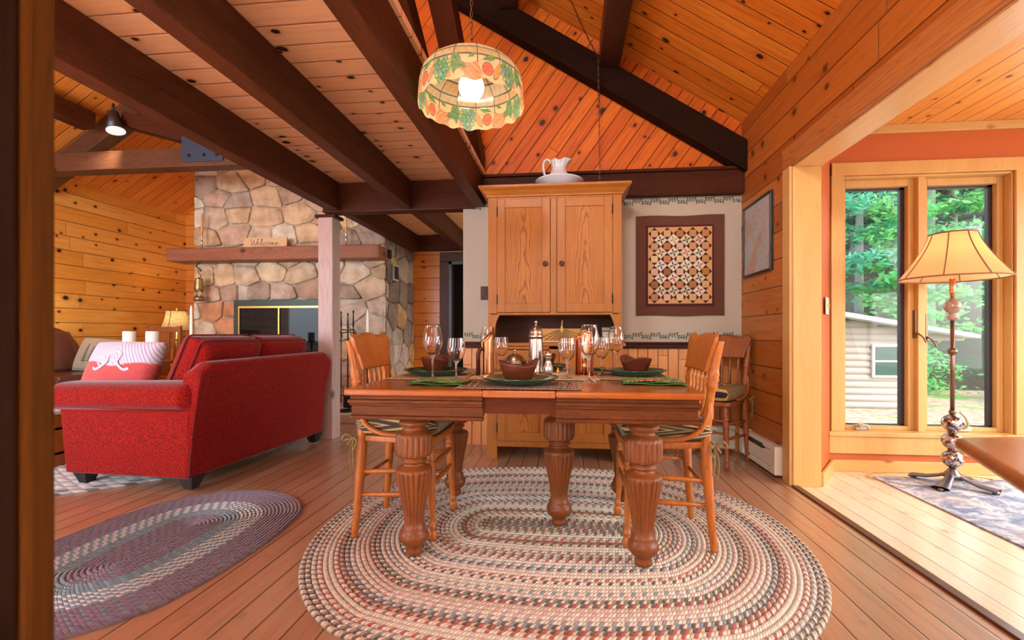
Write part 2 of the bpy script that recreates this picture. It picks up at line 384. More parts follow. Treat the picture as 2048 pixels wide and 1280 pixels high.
# ------------------------------------------------------------------ room shell
XR, XL, YB, RX = 1.45, -5.72, 4.07, -2.135     # right wall, left wall, dining back wall, ridge
YF = -2.6; YE = 6.45
def zr(x): return 2.75+SL*((XR-x) if x > RX else (x-XL))
struct(G().box(XL-.1, XR, YF, YE, -.1, 0).build('floor', m['floor']))
struct(G().box(XR, 4.6, YF, 3.6, -.1, 0).build('floor_sunroom', m['floor_s']))
def slope(name, xa, xb, mat, y0=YF, y1=YE):
    g = G(); a, b = zr(xa), zr(xb)
    g.add([(xa, y0, a), (xb, y0, b), (xb, y1, b), (xa, y1, a), (xa, y0, a+.12), (xb, y0, b+.12), (xb, y1, b+.12), (xa, y1, a+.12)],
          [(0, 1, 2, 3), (7, 6, 5, 4), (0, 4, 5, 1), (1, 5, 6, 2), (2, 6, 7, 3), (3, 7, 4, 0)])
    return struct(g.build(name, mat))
slope('ceiling_right', XR, RX, m['ceil_r']); slope('ceiling_left', XL, RX, m['ceil_l'])
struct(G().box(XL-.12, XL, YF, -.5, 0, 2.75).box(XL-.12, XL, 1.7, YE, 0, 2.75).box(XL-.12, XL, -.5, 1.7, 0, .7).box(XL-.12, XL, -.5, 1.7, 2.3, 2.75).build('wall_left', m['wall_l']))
# living back wall with doorway at the right end
g = G()
def gab(g, x0, x1, y0, y1, zb, n=1):
    if x0 < RX < x1: gab(g, x0, RX, y0, y1, zb); gab(g, RX, x1, y0, y1, zb); return
    a, b = zr(x0+1e-6) if x0 >= RX else zr(x0), zr(x1-1e-6) if x1 <= RX else zr(x1)
    if x1 <= RX: a, b = 2.75+SL*(x0-XL), 2.75+SL*(x1-XL)
    else: a, b = 2.75+SL*(XR-x0), 2.75+SL*(XR-x1)
    g.add([(x0, y0, zb), (x1, y0, zb), (x1, y1, zb), (x0, y1, zb), (x0, y0, a), (x1, y0, b), (x1, y1, b), (x0, y1, a)],
          [(3, 2, 1, 0), (4, 5, 6, 7), (0, 1, 5, 4), (1, 2, 6, 5), (2, 3, 7, 6), (3, 0, 4, 7)])
g.box(XL, -1.80, YE, YE+.1, 0, 2.6); g.box(-1.80, -.95, YE, YE+.1, 2.0, 2.6); g.box(-.95, -.8, YE, YE+.1, 0, 2.6); gab(g, XL, -.8, YE, YE+.1, 2.6)
struct(g.build('wall_back', m['wall_b']))
# dim room past the far doorway
struct(G().box(-2.3, -.6, YE+.1, 8.4, -.1, 0).build('floor_hall', m['floor']))
g = G(); g.box(-1.42, -.5, 7.0, 7.1, 0, 2.5); g.box(-2.3, -.5, 8.3, 8.4, 0, 2.5); g.box(-2.3, -2.2, YE+.1, 8.3, 0, 2.5); g.box(-.6, -.5, YE+.1, 8.3, 0, 2.5)
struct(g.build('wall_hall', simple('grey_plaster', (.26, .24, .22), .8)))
struct(G().box(-2.3, -.5, YE+.1, 8.4, 2.5, 2.6).build('ceiling_hall', m['dark']))
t = thing('door_frame', 'dark brown frame of the far doorway beside the chimney', 'door frame', (-1.36, YE-.02, 0))
g = G(); g.box(-.44, -.31, -.03, .04, 0, 2.0); g.box(.31, .44, -.03, .04, 0, 2.0); g.box(-.44, .44, -.03, .04, 2.0, 2.13); g.build('casing', m['darkz'], t, bevel=.006)
g = G(); g.box(-.31, -.27, -.02, .12, 0, 2.0); g.box(.27, .31, -.02, .12, 0, 2.0); g.box(-.31, .31, -.02, .12, 1.96, 2.0); g.build('jamb', m['black'], t)

# dining back wall: vertical pine wainscot, papered field with vine borders, diagonal pine gable
g = G(); g.box(-.93, XR, YB, YB+.12, 0, .90); struct(g.build('wall_back_wainscot', m['wains']))
g = G(); PAP = hexc('b0a493'); g.box(-.93, XR, YB+.004, YB+.12, .90, 2.20, col=PAP)
def vine(g, x0, x1, zc, yy, sc=1.0, seed=3):
    rd = random.Random(seed); gr = hexc('33523c'); bl = hexc('54708c'); pk = hexc('c79a90'); x = x0
    def leaf(cx, cz, a, l, w, col):
        pts = [(-1, 0), (-.3, .9), (.5, .8), (1, 0), (.5, -.8), (-.3, -.9)]
        v = [(cx+(p[0]*l*cos(a)-p[1]*w*sin(a))/2, yy, cz+(p[0]*l*sin(a)+p[1]*w*cos(a))/2) for p in pts]
        g.add(v, [tuple(range(6))], False, col)
    k = 0
    while x < x1-.05:
        up = 1 if k % 2 == 0 else -1
        prev = None
        for i in range(9):
            tt = i/8; px = x+tt*.085; pz = zc+up*(.012-.03*tt+.035*tt*tt)
            if prev: 
                a = atan2(pz-prev[1], px-prev[0]); leaf((px+prev[0])/2, (pz+prev[1])/2, a, .014, .0034, gr)
            prev = (px, pz)
            if i % 2: leaf(px, pz+up*.010, .9*up+rd.uniform(-.4, .4), .024, .012, gr if rd.random() < .8 else bl); leaf(px+.004, pz-up*.009, -.9*up+rd.uniform(-.4, .4), .020, .010, gr)
        if k % 2:
            for a in range(5): leaf(x+.045+.008*cos(a*1.257), zc+up*.02+.008*sin(a*1.257), a*1.257, .011, .009, pk)
        x += .075; k += 1
for (a, b) in ((-.925, -.67), (.40, XR-.01)):
    vine(g, a, b, 2.113, YB+.002); vine(g, a, b, .965, YB+.002, seed=9)
g.add([(-.9305, YB+.01, .9), (-.9305, YB+.115, .9), (-.9305, YB+.115, 2.2), (-.9305, YB+.01, 2.2)], [(0, 1, 2, 3)], False, PAP)
struct(g.build('wall_back_papered', m['wpaper']))
g = G(); gab(g, -2.2, XR, YB+.002, YB+.12, 2.36); struct(g.build('wall_back_gable', m['gable']))
# chair rail, head beam and cap
g = G(); g.box(-.93, -.66, YB-.022, YB, .855, .90); g.box(.44, XR, YB-.022, YB, .855, .90); g.box(-.93, -.66, YB-.034, YB, .895, .912); g.box(.44, XR, YB-.034, YB, .895, .912)
struct(g.build('trim_1', m['darkx'], bevel=.004))
t = tag(G().box(-.80, XR, YB-.07, YB+.03, 2.145, 2.34).build('wall_beam', m['darkx'], bevel=.006), 'dark brown horizontal beam along the top of the papered wall', 'beam')
struct(G().box(-.76, XR, YB-.09, YB, 2.34, 2.366).build('trim_2', m['darkx'], bevel=.006))
# right wall: horizontal logs, with the opening to the sunroom
YO = 3.17
g = G(); g.box(XR, XR+.155, YO, YB+.12, 0, 2.75); g.box(XR, XR+.155, -.9, YO, 2.075, 2.75); g.box(XR, XR+.155, YF, -.9, 0, 2.75)
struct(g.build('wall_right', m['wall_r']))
# lining and casings of the opening
g = G(); g.box(XR-.005, XR+.160, YO-.022, YO, 0, 2.055); struct(g.build('trim_3', m['pine'], bevel=.004))
g = G(); g.box(XR-.03, XR, YO-.012, YO+.09, 0, 2.065); g.box(XR-.012, XR, YO-.022, YO-.012, 0, 2.06); struct(g.build('trim_4', m['pine'], bevel=.004))
g = G(); g.box(XR-.005, XR+.165, -.9, YO, 2.055, 2.075); struct(g.build('trim_5', m['piney'], bevel=.003))
struct(G().box(XR-.032, XR, -.9, YO+.09, 2.065, 2.20).build('trim_6', wood('fir_header', (.50, .19, .05), (.28, .07, .015), 'y', .5, .4, grain=.85, figure=10), bevel=.004))
struct(G().box(XR-.022, XR+.022, -.9, YO-.02, 0, .010).build('trim_7', simple('dark_threshold', (.10, .03, .012), .35), bevel=.004))
# sunroom shell
SW = 3.55; WX0, WX1, WZ0, WZ1 = 1.957, 3.07, .285, 2.11
g = G(); g.box(1.86, WX0, SW, SW+.16, 0, 2.46); g.box(WX1, 3.32, SW, SW+.16, 0, 2.46); g.box(4.38, 4.6, SW, SW+.16, 0, 2.46); g.box(3.32, 4.38, SW, SW+.16, 0, .38); g.box(3.32, 4.38, SW, SW+.16, 2.11, 2.46); g.box(WX0, WX1, SW, SW+.16, 0, WZ0); g.box(WX0, WX1, SW, SW+.16, WZ1, 2.46)
struct(g.build('wall_sunroom_back', m['coral']))
g = G(); g.add([(1.607, YO-.0, 0), (1.873, SW, 0), (1.873, SW+.16, 0), (1.607, YO+.2, 0), (1.607, YO, 2.46), (1.873, SW, 2.46), (1.873, SW+.16, 2.46), (1.607, YO+.2, 2.46)],
      [(3, 2, 1, 0), (4, 5, 6, 7), (0, 1, 5, 4), (1, 2, 6, 5), (2, 3, 7, 6), (3, 0, 4, 7)])
struct(g.build('wall_sunroom_corner', m['coral']))
g = G(); g.box(4.6, 4.7, YF, -.4, 0, 2.46); g.box(4.6, 4.7, 2.8, SW+.16, 0, 2.46); g.box(4.6, 4.7, -.4, 2.8, 0, .5); g.box(4.6, 4.7, -.4, 2.8, 2.25, 2.46)
struct(g.build('wall_sunroom_right', m['coral']))
struct(G().box(XR+.155, 4.7, YF, SW+.16, 2.46, 2.56).build('ceiling_sunroom', m['ceil_s']))
g = G(); g.box(1.87, 4.6, SW-.02, SW, 2.40, 2.46); g.bar((1.62, YO, 2.43), (1.873, SW-.01, 2.43), .02, .06); struct(g.build('trim_8', m['pinex'], bevel=.004))
g = G(); g.box(1.87, 4.6, SW-.02, SW, 0, .082); struct(g.build('baseboard_sunroom', m['pinex'], bevel=.004))
g = G(); g.bar((1.625, YO-.0, .041), (1.885, SW-.012, .041), .02, .082); struct(g.build('baseboard_corner', m['pinex'], bevel=.004))
# front gable wall behind the camera, with window openings and an added gable opening for the fill lamp
g = G()
ops = [(-4.8, -2.4), (-1.4, .2), (2.0, 4.0)]; xs = XL
for a, b in ops:
    g.box(xs, a, YF-.1, YF, 0, 2.46); g.box(a, b, YF-.1, YF, 0, .6); g.box(a, b, YF-.1, YF, 2.35, 2.46); xs = b
g.box(xs, 4.7, YF-.1, YF, 0, 2.46); g.box(XL, XR, YF-.1, YF, 2.46, 2.85); gab(g, XL, -1.7, YF-.1, YF, 2.85); gab(g, .1, XR, YF-.1, YF, 2.85); g.box(-1.7, .1, YF-.1, YF, 2.75, 2.9); gab(g, -1.7, .1, YF-.1, YF, 3.9)
struct(g.build('wall_front', m['wall_b']))
k = 2
for a, b in ops:
    g = G(); g.box(a-.08, b+.08, YF, YF+.03, .52, .6); g.box(a-.08, b+.08, YF, YF+.03, 2.35, 2.43); g.box(a-.08, a, YF, YF+.03, .6, 2.35); g.box(b, b+.08, YF, YF+.03, .6, 2.35)
    g.box((a+b)/2-.03, (a+b)/2+.03, YF-.06, YF, .6, 2.35)
    w = struct(g.build('window_%d' % k, m['pine'])); G().box(a, b, YF-.06, YF-.055, .6, 2.35).build('glass', m['pane'], w); k += 1
# foreground door jamb at the left edge of the view
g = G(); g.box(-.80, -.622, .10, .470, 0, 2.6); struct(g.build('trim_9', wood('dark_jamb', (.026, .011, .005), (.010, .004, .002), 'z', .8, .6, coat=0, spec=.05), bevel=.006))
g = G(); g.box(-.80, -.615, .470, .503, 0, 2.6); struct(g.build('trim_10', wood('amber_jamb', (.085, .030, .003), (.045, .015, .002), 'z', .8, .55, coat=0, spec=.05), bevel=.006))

# visible sunroom window: casing, mullion, two casement sashes
g = G()
g.box(WX0-.084, WX0, SW-.02, SW, .285, 2.19); g.box(WX1, WX1+.10, SW-.02, SW, .285, 2.19); g.box(WX0-.084, WX1+.10, SW-.024, SW, 2.11, 2.20)
g.box(WX0-.10, WX1+.11, SW-.026, SW, .13, .255); g.box(WX0-.11, WX1+.12, SW-.045, SW+.13, .255, .287)
g.box(WX0-.0, WX0+.012, SW, SW+.13, .28, 2.11); g.box(WX1-.012, WX1, SW, SW+.13, .28, 2.11); g.box(WX0, WX1, SW, SW+.13, 2.095, 2.11)
win = struct(g.build('window_1', m['pine'], bevel=.004))
MX = 2.497
G().box(MX-.024, MX+.024, SW+.02, SW+.13, .285, 2.10).build('mullion', m['pine'], win, bevel=.003)
for (a, b) in ((WX0+.014, MX-.024), (MX+.024, WX1-.014)):
    g = G(); y0, y1 = SW+.06, SW+.10; z0, z1 = .287, 2.095; w = .040
    g.box(a, a+w, y0, y1, z0, z1); g.box(b-w, b, y0, y1, z0, z1); g.box(a+w, b-w, y0, y1, z0, z0+.028); g.box(a+w, b-w, y0, y1, z1-w-.01, z1)
    s = g.build('sash', m['pine'], win, bevel=.003)
    g = G(); y0 = SW+.10; y1 = SW+.125
    g.box(a+w-.006, a+w+.004, y0, y1, z0+.02, z1-.04); g.box(b-w-.030, b-w+.006, y0, y1, z0+.02, z1-.04); g.box(a+w, b-w, y0, y1, z0+.02, z0+.035); g.box(a+w, b-w, y0, y1, z1-.066, z1-.05)
    g.build('glazing_bead', simple('dark_bead', (.03, .025, .03), .4), s)
    G().box(a+w, b-w, SW+.112, SW+.116, z0+.03, z1-.04).build('glass', m['pane'], s)
g = G(); g.box(3.24, 3.32, SW-.02, SW, .30, 2.19); g.box(4.38, 4.46, SW-.02, SW, .30, 2.19); g.box(3.32, 4.38, SW-.02, SW, 2.11, 2.19); g.box(3.32, 4.38, SW-.02, SW, .30, .38); g.box(3.83, 3.87, SW+.03, SW+.09, .38, 2.11)
w5 = struct(g.build('window_5', m['pine'], bevel=.003)); G().box(3.32, 4.38, SW+.06, SW+.065, .38, 2.11).build('glass', m['pane'], w5)
# cranks and latches
for i, cx_ in enumerate((2.09, 2.76)):
    g = G(); g.box(cx_-.02, cx_+.075, SW+.035, SW+.062, .29, .325)
    if i == 0: g.tube(crom([(cx_, SW+.03, .31), (cx_-.02, SW+.01, .335), (cx_+.02, SW-.005, .33), (cx_+.045, SW, .30)]), .008)
    else: g.tube(crom([(cx_+.01, SW+.03, .31), (cx_+.02, SW+.0, .345), (cx_-.005, SW-.01, .40), (cx_-.04, SW-.012, .435)]), [.009]*18+[.013]); 
    g.build('crank_handle', simple('champagne_metal', (.55, .50, .38), .35, .6), win, bevel=.004)
for (x_, z_) in ((MX-.028, 1.05), (MX+.04, 1.02)):
    g = G(); g.box(x_-.008, x_+.008, SW+.03, SW+.062, z_-.10, z_+.10); g.tube(crom([(x_, SW+.03, z_-.06), (x_+.02, SW-.0, z_-.09), (x_+.035, SW-.01, z_-.13)]), .006); g.build('latch', m['bronze'], win, bevel=.002)

# ------------------------------------------------------------------ loft floor, beams, post, truss
struct(G().box(-2.26, -.72, YF, YE, 2.36, 2.40).build('ceiling_loft', m['loft']))
def beam(name, label, a, b, w, d, mat, loc=None, up=(0, 0, 1), bevel=.008):
    a = Vector(a); b = Vector(b); c = Vector(((a.x+b.x)/2, (a.y+b.y)/2, min(a.z, b.z)-0*d))
    g = G(); g.bar(a-c, b-c, w, d, up); o = g.build(name, mat, loc=tuple(c), bevel=bevel); return tag(o, label, 'beam')
Z0, Z1 = 2.10, 2.36; zc = (Z0+Z1)/2
for x, lb, y1 in ((-2.12, 'dark ceiling beam furthest left under the loft, by the living room', 4.05), (-1.44, 'middle one of the three dark beams under the loft boards', 4.05), (-.775, 'dark ceiling beam at the open edge of the loft, behind the stained glass lamp', 4.05)):
    w_ = .047 if x > -2 else .055; g = G(); g.box(-w_, w_, YF+.02, y1, Z0+.001, Z0+.128); g.box(-w_+.009, w_-.009, YF+.02, y1, Z0+.126, Z1-.001)
    tag(g.build('ceiling_beam', m['dark'], loc=(x, 0, 0), bevel=.005), lb, 'beam')
beam('header_beam', 'dark cross beam from the square post to the papered wall', (-2.24, 4.12, 2.225), (-.82, 4.12, 2.225), .13, .135+.13, m['darkx'])
for x, lb in ((-2.12, 'dark beam beyond the cross beam, running beside the chimney'), (-1.44, 'dark beam beyond the cross beam, running above the far doorway')):
    beam('hall_beam', lb, (x, 4.19, zc+.01), (x, 6.30, zc+.01), .10, Z1-Z0-.03, m['dark'])
beam('hall_header', 'short dark beam over the far doorway below the loft boards', (-2.15, 6.37, 2.25), (-.82, 6.37, 2.25), .12, .20, m['darkx'])
t = thing('support_post', 'square wooden post standing behind the red sofa', 'post', (-2.24, 4.18, 0))
G().box(-.07, .07, -.075, .075, 0, 2.09).build('shaft', wood('post_wood', (.44, .31, .27), (.30, .18, .14), 'z', .8, .3, knots=True, coat=.5), t, bevel=.006)
G().box(-.10, .10, -.085, .085, 2.06, 2.09).build('cap', m['darkx'], t, bevel=.004)
# dining truss rafter, purlins and braces
def rz(x, off): return 2.563+(1.435-x)*.64-off
g = G(); xa, xb = XR-.003, -1.95
g.add([(x, y, z) for y in (3.93, 4.06) for (x, z) in ((xa, rz(xa, .25)), (xb, rz(xb, .25)), (xb, rz(xb, 0)), (xa, rz(xa, 0)))],
      [(0, 1, 2, 3), (7, 6, 5, 4), (0, 4, 5, 1), (1, 5, 6, 2), (2, 6, 7, 3), (3, 7, 4, 0)])
tag(g.build('rafter', m['black_beam'], bevel=.006), 'long near-black sloping rafter against the diagonal pine gable', 'beam')
beam('rafter_block', 'small dark block between rafter foot and wall cap', (1.385, YB-.03, 2.367), (1.385, YB-.03, 2.43), .11, .05, m['darkz'], up=(0, 1, 0))
for xc, lb in ((.345, 'dark purlin nearest the right wall, above the hanging chain'), (-.50, 'dark purlin higher up the right slope of the ceiling')):
    zt = zr(xc)-.06; zb = zt-.19
    g = G(); g.box(-.085, .085, YF+.05, 3.92, zb, zt); tag(g.build('purlin', wood('purlin_wood', (.05, .018, .010), (.018, .008, .005), 'y', 1, .45), loc=(xc, 0, 0), bevel=.006), lb, 'beam')
for xc, lb, ye in ((-.80, 'dark slanting timber coming down beside the stained glass lamp', 4.02), (-1.06, 'second dark slanting timber, left of the one beside the lamp', 4.0)):
    zb = 2.46; L = 1.9
    beam('slanting_timber', lb, (xc, ye, zb), (xc, ye-L, zb+L*.60), .15 if xc > -1 else .12, .17, m['dark'], up=(0, 0, 1))
# living room truss: tie beam, struts, steel plate
TY = 4.35
beam('tie_beam', 'long horizontal tie beam across the living room before the chimney', (-5.70, TY, 2.745), (-2.2, TY, 2.745), .16, .19, m['tie'])
g = G(); xa, xb = XL+.01, RX-.05
def rl_(x, off): return 2.75+SL*(x-XL)-.03-off
g.add([(x, y, z) for y in (TY+.085, TY+.235) for (x, z) in ((xa, rl_(xa, .22)), (xb, rl_(xb, .22)), (xb, rl_(xb, 0)), (xa, rl_(xa, 0)))], [(3, 2, 1, 0), (4, 5, 6, 7), (0, 1, 5, 4), (1, 2, 6, 5), (2, 3, 7, 6), (3, 0, 4, 7)])
tag(g.build('rafter', m['tie'], bevel=.006), 'brown sloping rafter under the left ceiling, above the tie beam', 'beam')
beam('truss_strut', 'brown truss strut falling to the bolted steel plate', (-4.50, TY, 3.17), (-3.66, TY, 2.93), .14, .17, m['darkx'], up=(0, 1, 0))
g = G(); g.box(-.08, .08, YF+.05, TY-.08, -.17, .0); tag(g.build('purlin', m['dark'], loc=(-4.86, 0, zr(-4.86)-.07), bevel=.006), 'dark purlin under the left ceiling slope, beside the foreground jamb', 'beam')
t = thing('steel_plate', 'blue-black bolted steel plate joining the truss timbers', 'plate', (-3.58, TY-.09, 2.80))
G().box(-.24, .20, -.008, .004, -.11, .20).build('plate', m['steelplate'], t, bevel=.003)
for bx, bz in ((-.16, -.05), (0, -.05), (.14, -.05), (-.10, .12), (.08, .12)):
    g = G(); g.lathe_to((bx, -.008, bz), (bx, -.026, bz), [(.016, 0), (.016, .5), (.008, 1)], 8); g.build('bolt', m['iron'], t)
_s = bpy.data.lights.new('spot_beam', 'SPOT'); _s.energy = 110; _s.color = (1, .85, .66); _s.spot_size = R(75); _s.spot_blend = .8; _s.shadow_soft_size = .05
_so = bpy.data.objects.new('spot_beam', _s); C.objects.link(_so); _so.location = (-4.46, TY-.17, 2.96); _so.rotation_euler = (Vector((-5.7, 4.0, 1.3))-Vector(_so.location)).to_track_quat('-Z', 'Y').to_euler()
t = thing('spotlight', 'small conical spotlight hanging from the truss strut', 'light', (-4.50, TY-.14, 3.05))
g = G(); g.lathe_to((-.03, 0, .17), (.03, -.02, -.05), [(.012, 0), (.045, .12), (.05, .3), (.085, 1)], 20); g.build('housing', m['black'], t)
g = G(); g.lathe_to((.027, -.02, -.04), (.0305, -.021, -.053), [(.078, 0), (.078, 1)], 20); g.build('lens', emis('spot_lens', (.7, 1, .95), .55), t)
g = G(); g.tube([(-.03, 0, .16), (-.04, .02, .24)], .012); g.build('bracket', m['black'], t)
# ------------------------------------------------------------------ braided rugs
def rug_mat(name, seed, cols, main, strand=.030):
    """cols: per ring colour ramp list [(pos, ringcolour, accent)]"""
    t = NT(name); uv = t.n('UVMap', uv_map='UVMap'); sp = t.t.nodes.new('ShaderNodeSeparateXYZ'); t.set(sp.inputs[0], uv)
    u, v = sp.outputs[0], sp.outputs[1]             # u metres along ring, v ring units
    ring = t.M('FLOOR', v); fv = t.M('FRACT', v); vn = t.M('DIVIDE', ring, float(main))
    tri = t.M('ABSOLUTE', t.M('SUBTRACT', t.M('MULTIPLY', fv, 2.), 1.))
    ph = t.M('ADD', t.M('DIVIDE', u, strand), t.M('ADD', t.M('MULTIPLY', tri, .55), t.M('MULTIPLY', ring, .37)))
    side = t.M('GREATER_THAN', fv, .5)
    ph = t.M('ADD', ph, t.M('MULTIPLY', side, .5))
    cell = t.M('FLOOR', ph); fp = t.M('FRACT', ph)
    k3 = t.M('MODULO', cell, 3.0)
    a = t.ramp(vn, [(p, c1) for p, c1, c2, c3 in cols], 'CONSTANT'); b = t.ramp(vn, [(p, c2) for p, c1, c2, c3 in cols], 'CONSTANT'); c = t.ramp(vn, [(p, c3) for p, c1, c2, c3 in cols], 'CONSTANT')
    col = t.mix(t.M('GREATER_THAN', k3, .5), a, b); col = t.mix(t.M('GREATER_THAN', k3, 1.5), col, c)
    rnd = t.n('TexWhiteNoise', {'Vector': t.comb(cell, ring)}, noise_dimensions='2D')
    col = t.mix(t.M('MULTIPLY', rnd, .25), col, (.3, .25, .2))
    e = t.M('MINIMUM', t.M('MINIMUM', fp, t.M('SUBTRACT', 1., fp)), t.M('MINIMUM', fv, t.M('SUBTRACT', 1., fv)))
    h = t.smooth(e, 0., .28)
    col = t.mix(t.M('MULTIPLY', t.smooth(e, 0., .09, 1., 0.), .45), col, (.06, .045, .035))
    t.pri(Base_Color=col, Roughness=.92, Sheen_Weight=.25); t.bump(h, .9, .005); return t.m
def rug(name, label, cx_, cy_, s, a, b, n, mat, along='x', rot=0., h=.012, z=.0015):
    """racetrack rug of n braids; s half straight length, a/b end radii along and across"""
    NS = 160; v = []; f = []; uvs = []
    ths = [2*pi*k/NS for k in range(NS+1)]
    def pt(rr, th):
        x = rr*a*cos(th) + s*max(-1, min(1, cos(th)*2.2))*(1 if rr > 0 else 1); y = rr*b*sin(th)
        return (x, y) if along == 'x' else (y, x)
    sub = [(0, .35), (.22, .9), (.5, 1.), (.78, .9)]
    rows = []
    for i in range(n):
        for fr, hh in sub: rows.append(((i+fr)/n, hh*h, i+fr))
    rows.append((1., h*.3, n-.001)); rows.append((1., -z*.5, n-.0005))
    per = []
    for rr, hh, vv in rows:
        L = 0; pp = None; ls = []
        for th in ths:
            q = pt(rr, th)
            if pp: L += math.hypot(q[0]-pp[0], q[1]-pp[1])
            pp = q; ls.append(L); v.append((q[0], q[1], z+hh))
        per.append(ls)
    W = NS+1; uvl = []
    for j in range(len(rows)-1):
        for k in range(NS):
            q = [j*W+k, j*W+k+1, (j+1)*W+k+1, (j+1)*W+k]
            if along == 'x': q = [j*W+k, (j+1)*W+k, (j+1)*W+k+1, j*W+k+1]; idx = [(j, k), (j+1, k), (j+1, k+1), (j, k+1)]
            else: idx = [(j, k), (j, k+1), (j+1, k+1), (j+1, k)]
            f.append(q); ring = int(rows[j][2]+1e-6)
            for (jj, kk) in idx:
                vv = rows[jj][2]; vv = min(vv, ring+.999) if jj != j else vv
                # ring-consistent length so strands do not shear between neighbouring rows
                base = per[min(ring*4+2, len(per)-1)][kk]
                uvl.append((base, vv))
    g = G(); g.v = [Vector(p) for p in v]; g.f = f; g.sm = [True]*len(f); g.c = [(1, 1, 1)]*len(f); g.mi = [0]*len(f)
    o = g.build(name, mat, loc=(cx_, cy_, 0)); o.rotation_euler.z = rot
    ul = o.data.uv_layers.new(name='UVMap'); ul.data.foreach_set('uv', [c for p in uvl for c in p])
    return tag(o, label, 'rug')
K = hexc
cr, cd, tn, dk, gy, rd_, gn, bl, pk, br = K('efe8d4'), K('e0d8c0'), K('d0bd98'), K('5a4e46'), K('979b9e'), K('b85248'), K('76907a'), K('8098ac'), K('dcb4aa'), K('8c6b50')
rings = [(dk, br, gy), (dk, br, tn), (dk, tn, br), (tn, cd, dk), (cr, cd, cr), (cr, tn, gn), (rd_, tn, cd), (dk, br, rd_), (cd, dk, tn), (cr, cd, cr), (cr, cr, cd),
         (cd, gn, cr), (tn, rd_, cd), (dk, cd, gy), (cd, rd_, cr), (cr, cr, cd), (cr, bl, cd), (gy, cd, dk), (cr, pk, cd), (cr, cd, cr), (cr, rd_, tn), (cd, dk, cr), (cr, cr, cd),
         (cr, cd, tn), (cr, bl, cd), (cd, pk, cr), (gn, dk, cd), (dk, rd_, cd), (cd, tn, pk), (cr, pk, cd), (cr, cr, pk), (cd, gy, cr), (bl, dk, cd), (dk, rd_, tn), (cr, cd, rd_), (cr, cd, cr), (cr, cr, cd), (cd, rd_, cr), (cr, gy, cd), (dk, cr, gy), (dk, cd, tn)]
def ring_ramp(rings):
    n = len(rings); return n, [(i/n+.0005, *r) for i, r in enumerate(rings)]
def rug_mat2(name, rings, strand):
    # colour ramps hold 32 stops at most: chain two ramps
    n = len(rings); t = NT(name); uv = t.n('UVMap', uv_map='UVMap'); sp = t.t.nodes.new('ShaderNodeSeparateXYZ'); t.set(sp.inputs[0], uv)
    u, v = sp.outputs[0], sp.outputs[1]
    ring = t.M('FLOOR', v); fv = t.M('FRACT', v)
    tri = t.M('ABSOLUTE', t.M('SUBTRACT', t.M('MULTIPLY', fv, 2.), 1.))
    ph = t.M('ADD', t.M('ADD', t.M('DIVIDE', u, strand), t.M('MULTIPLY', tri, .6)), t.M('MULTIPLY', ring, .41))
    ph = t.M('ADD', ph, t.M('MULTIPLY', t.M('GREATER_THAN', fv, .5), .5))
    cell = t.M('FLOOR', ph); fp = t.M('FRACT', ph); k3 = t.M('MODULO', cell, 3.0)
    def ch(j):
        A = rings[:30]; B = rings[30:]
        ra = t.ramp(t.M('DIVIDE', t.M('ADD', ring, .5), 30.), [(i/30, r[j]) for i, r in enumerate(A)], 'CONSTANT')
        if not B: return ra
        rb = t.ramp(t.M('DIVIDE', t.M('SUBTRACT', t.M('ADD', ring, .5), 30.), 30.), [(i/30, r[j]) for i, r in enumerate(B)], 'CONSTANT')
        return t.mix(t.M('GREATER_THAN', ring, 29.5), ra, rb)
    col = t.mix(t.M('GREATER_THAN', k3, .5), ch(0), ch(1)); col = t.mix(t.M('GREATER_THAN', k3, 1.5), col, ch(2))
    rnd = t.n('TexWhiteNoise', {'Vector': t.comb(cell, ring)}, noise_dimensions='2D')
    col = t.mix(t.M('MULTIPLY', rnd, .22), col, (.32, .26, .2))
    e = t.M('MINIMUM', t.M('MINIMUM', fp, t.M('SUBTRACT', 1., fp)), t.M('MINIMUM', fv, t.M('SUBTRACT', 1., fv)))
    col = t.mix(t.M('MULTIPLY', t.smooth(e, 0., .09, 1., 0.), .45), col, (.07, .055, .04))
    t.pri(Base_Color=col, Roughness=.92, Sheen_Weight=.25); t.bump(t.smooth(e, 0., .28), .9, .005); return t.m
rug('braided_rug', 'large round cream and multicolour braided rug under the dining table', -.07, 2.36, .30, .865, 1.03, len(rings), rug_mat2('braid_cream', rings, .014))
p1, p2, w1, t1, t2 = K('6b5266'), K('7d6480'), K('cfccc8'), K('64808c'), K('7897a0')
prings = [(p1, p2, t1), (p2, p1, p1)]*4 + [(t1, t2, t1)]*4 + [(w1, t1, w1), (t2, w1, t1)]*3 + [(p1, p2, p1), (p2, p1, t1)]*4 + [(p1, p1, p2), (dk, p1, p1)]
rug('braided_rug', 'oval purple and blue-grey braided rug on the floor before the red sofa', -1.90, 1.97, .19, .55, .50, len(prings), rug_mat2('braid_purple', prings, .015), along='y')
g1, g2, g3 = K('bdb9b0'), K('9c9a96'), K('d2cec4')
rug('braided_rug', 'pale grey braided rug under the red sofa in the living room', -3.93, 3.85, .30, 1.28, 1.45, 30, rug_mat2('braid_grey', [(g1, g2, g3)]*28+[(dk, g1, g2)]*2, .06), along='y', h=.014)

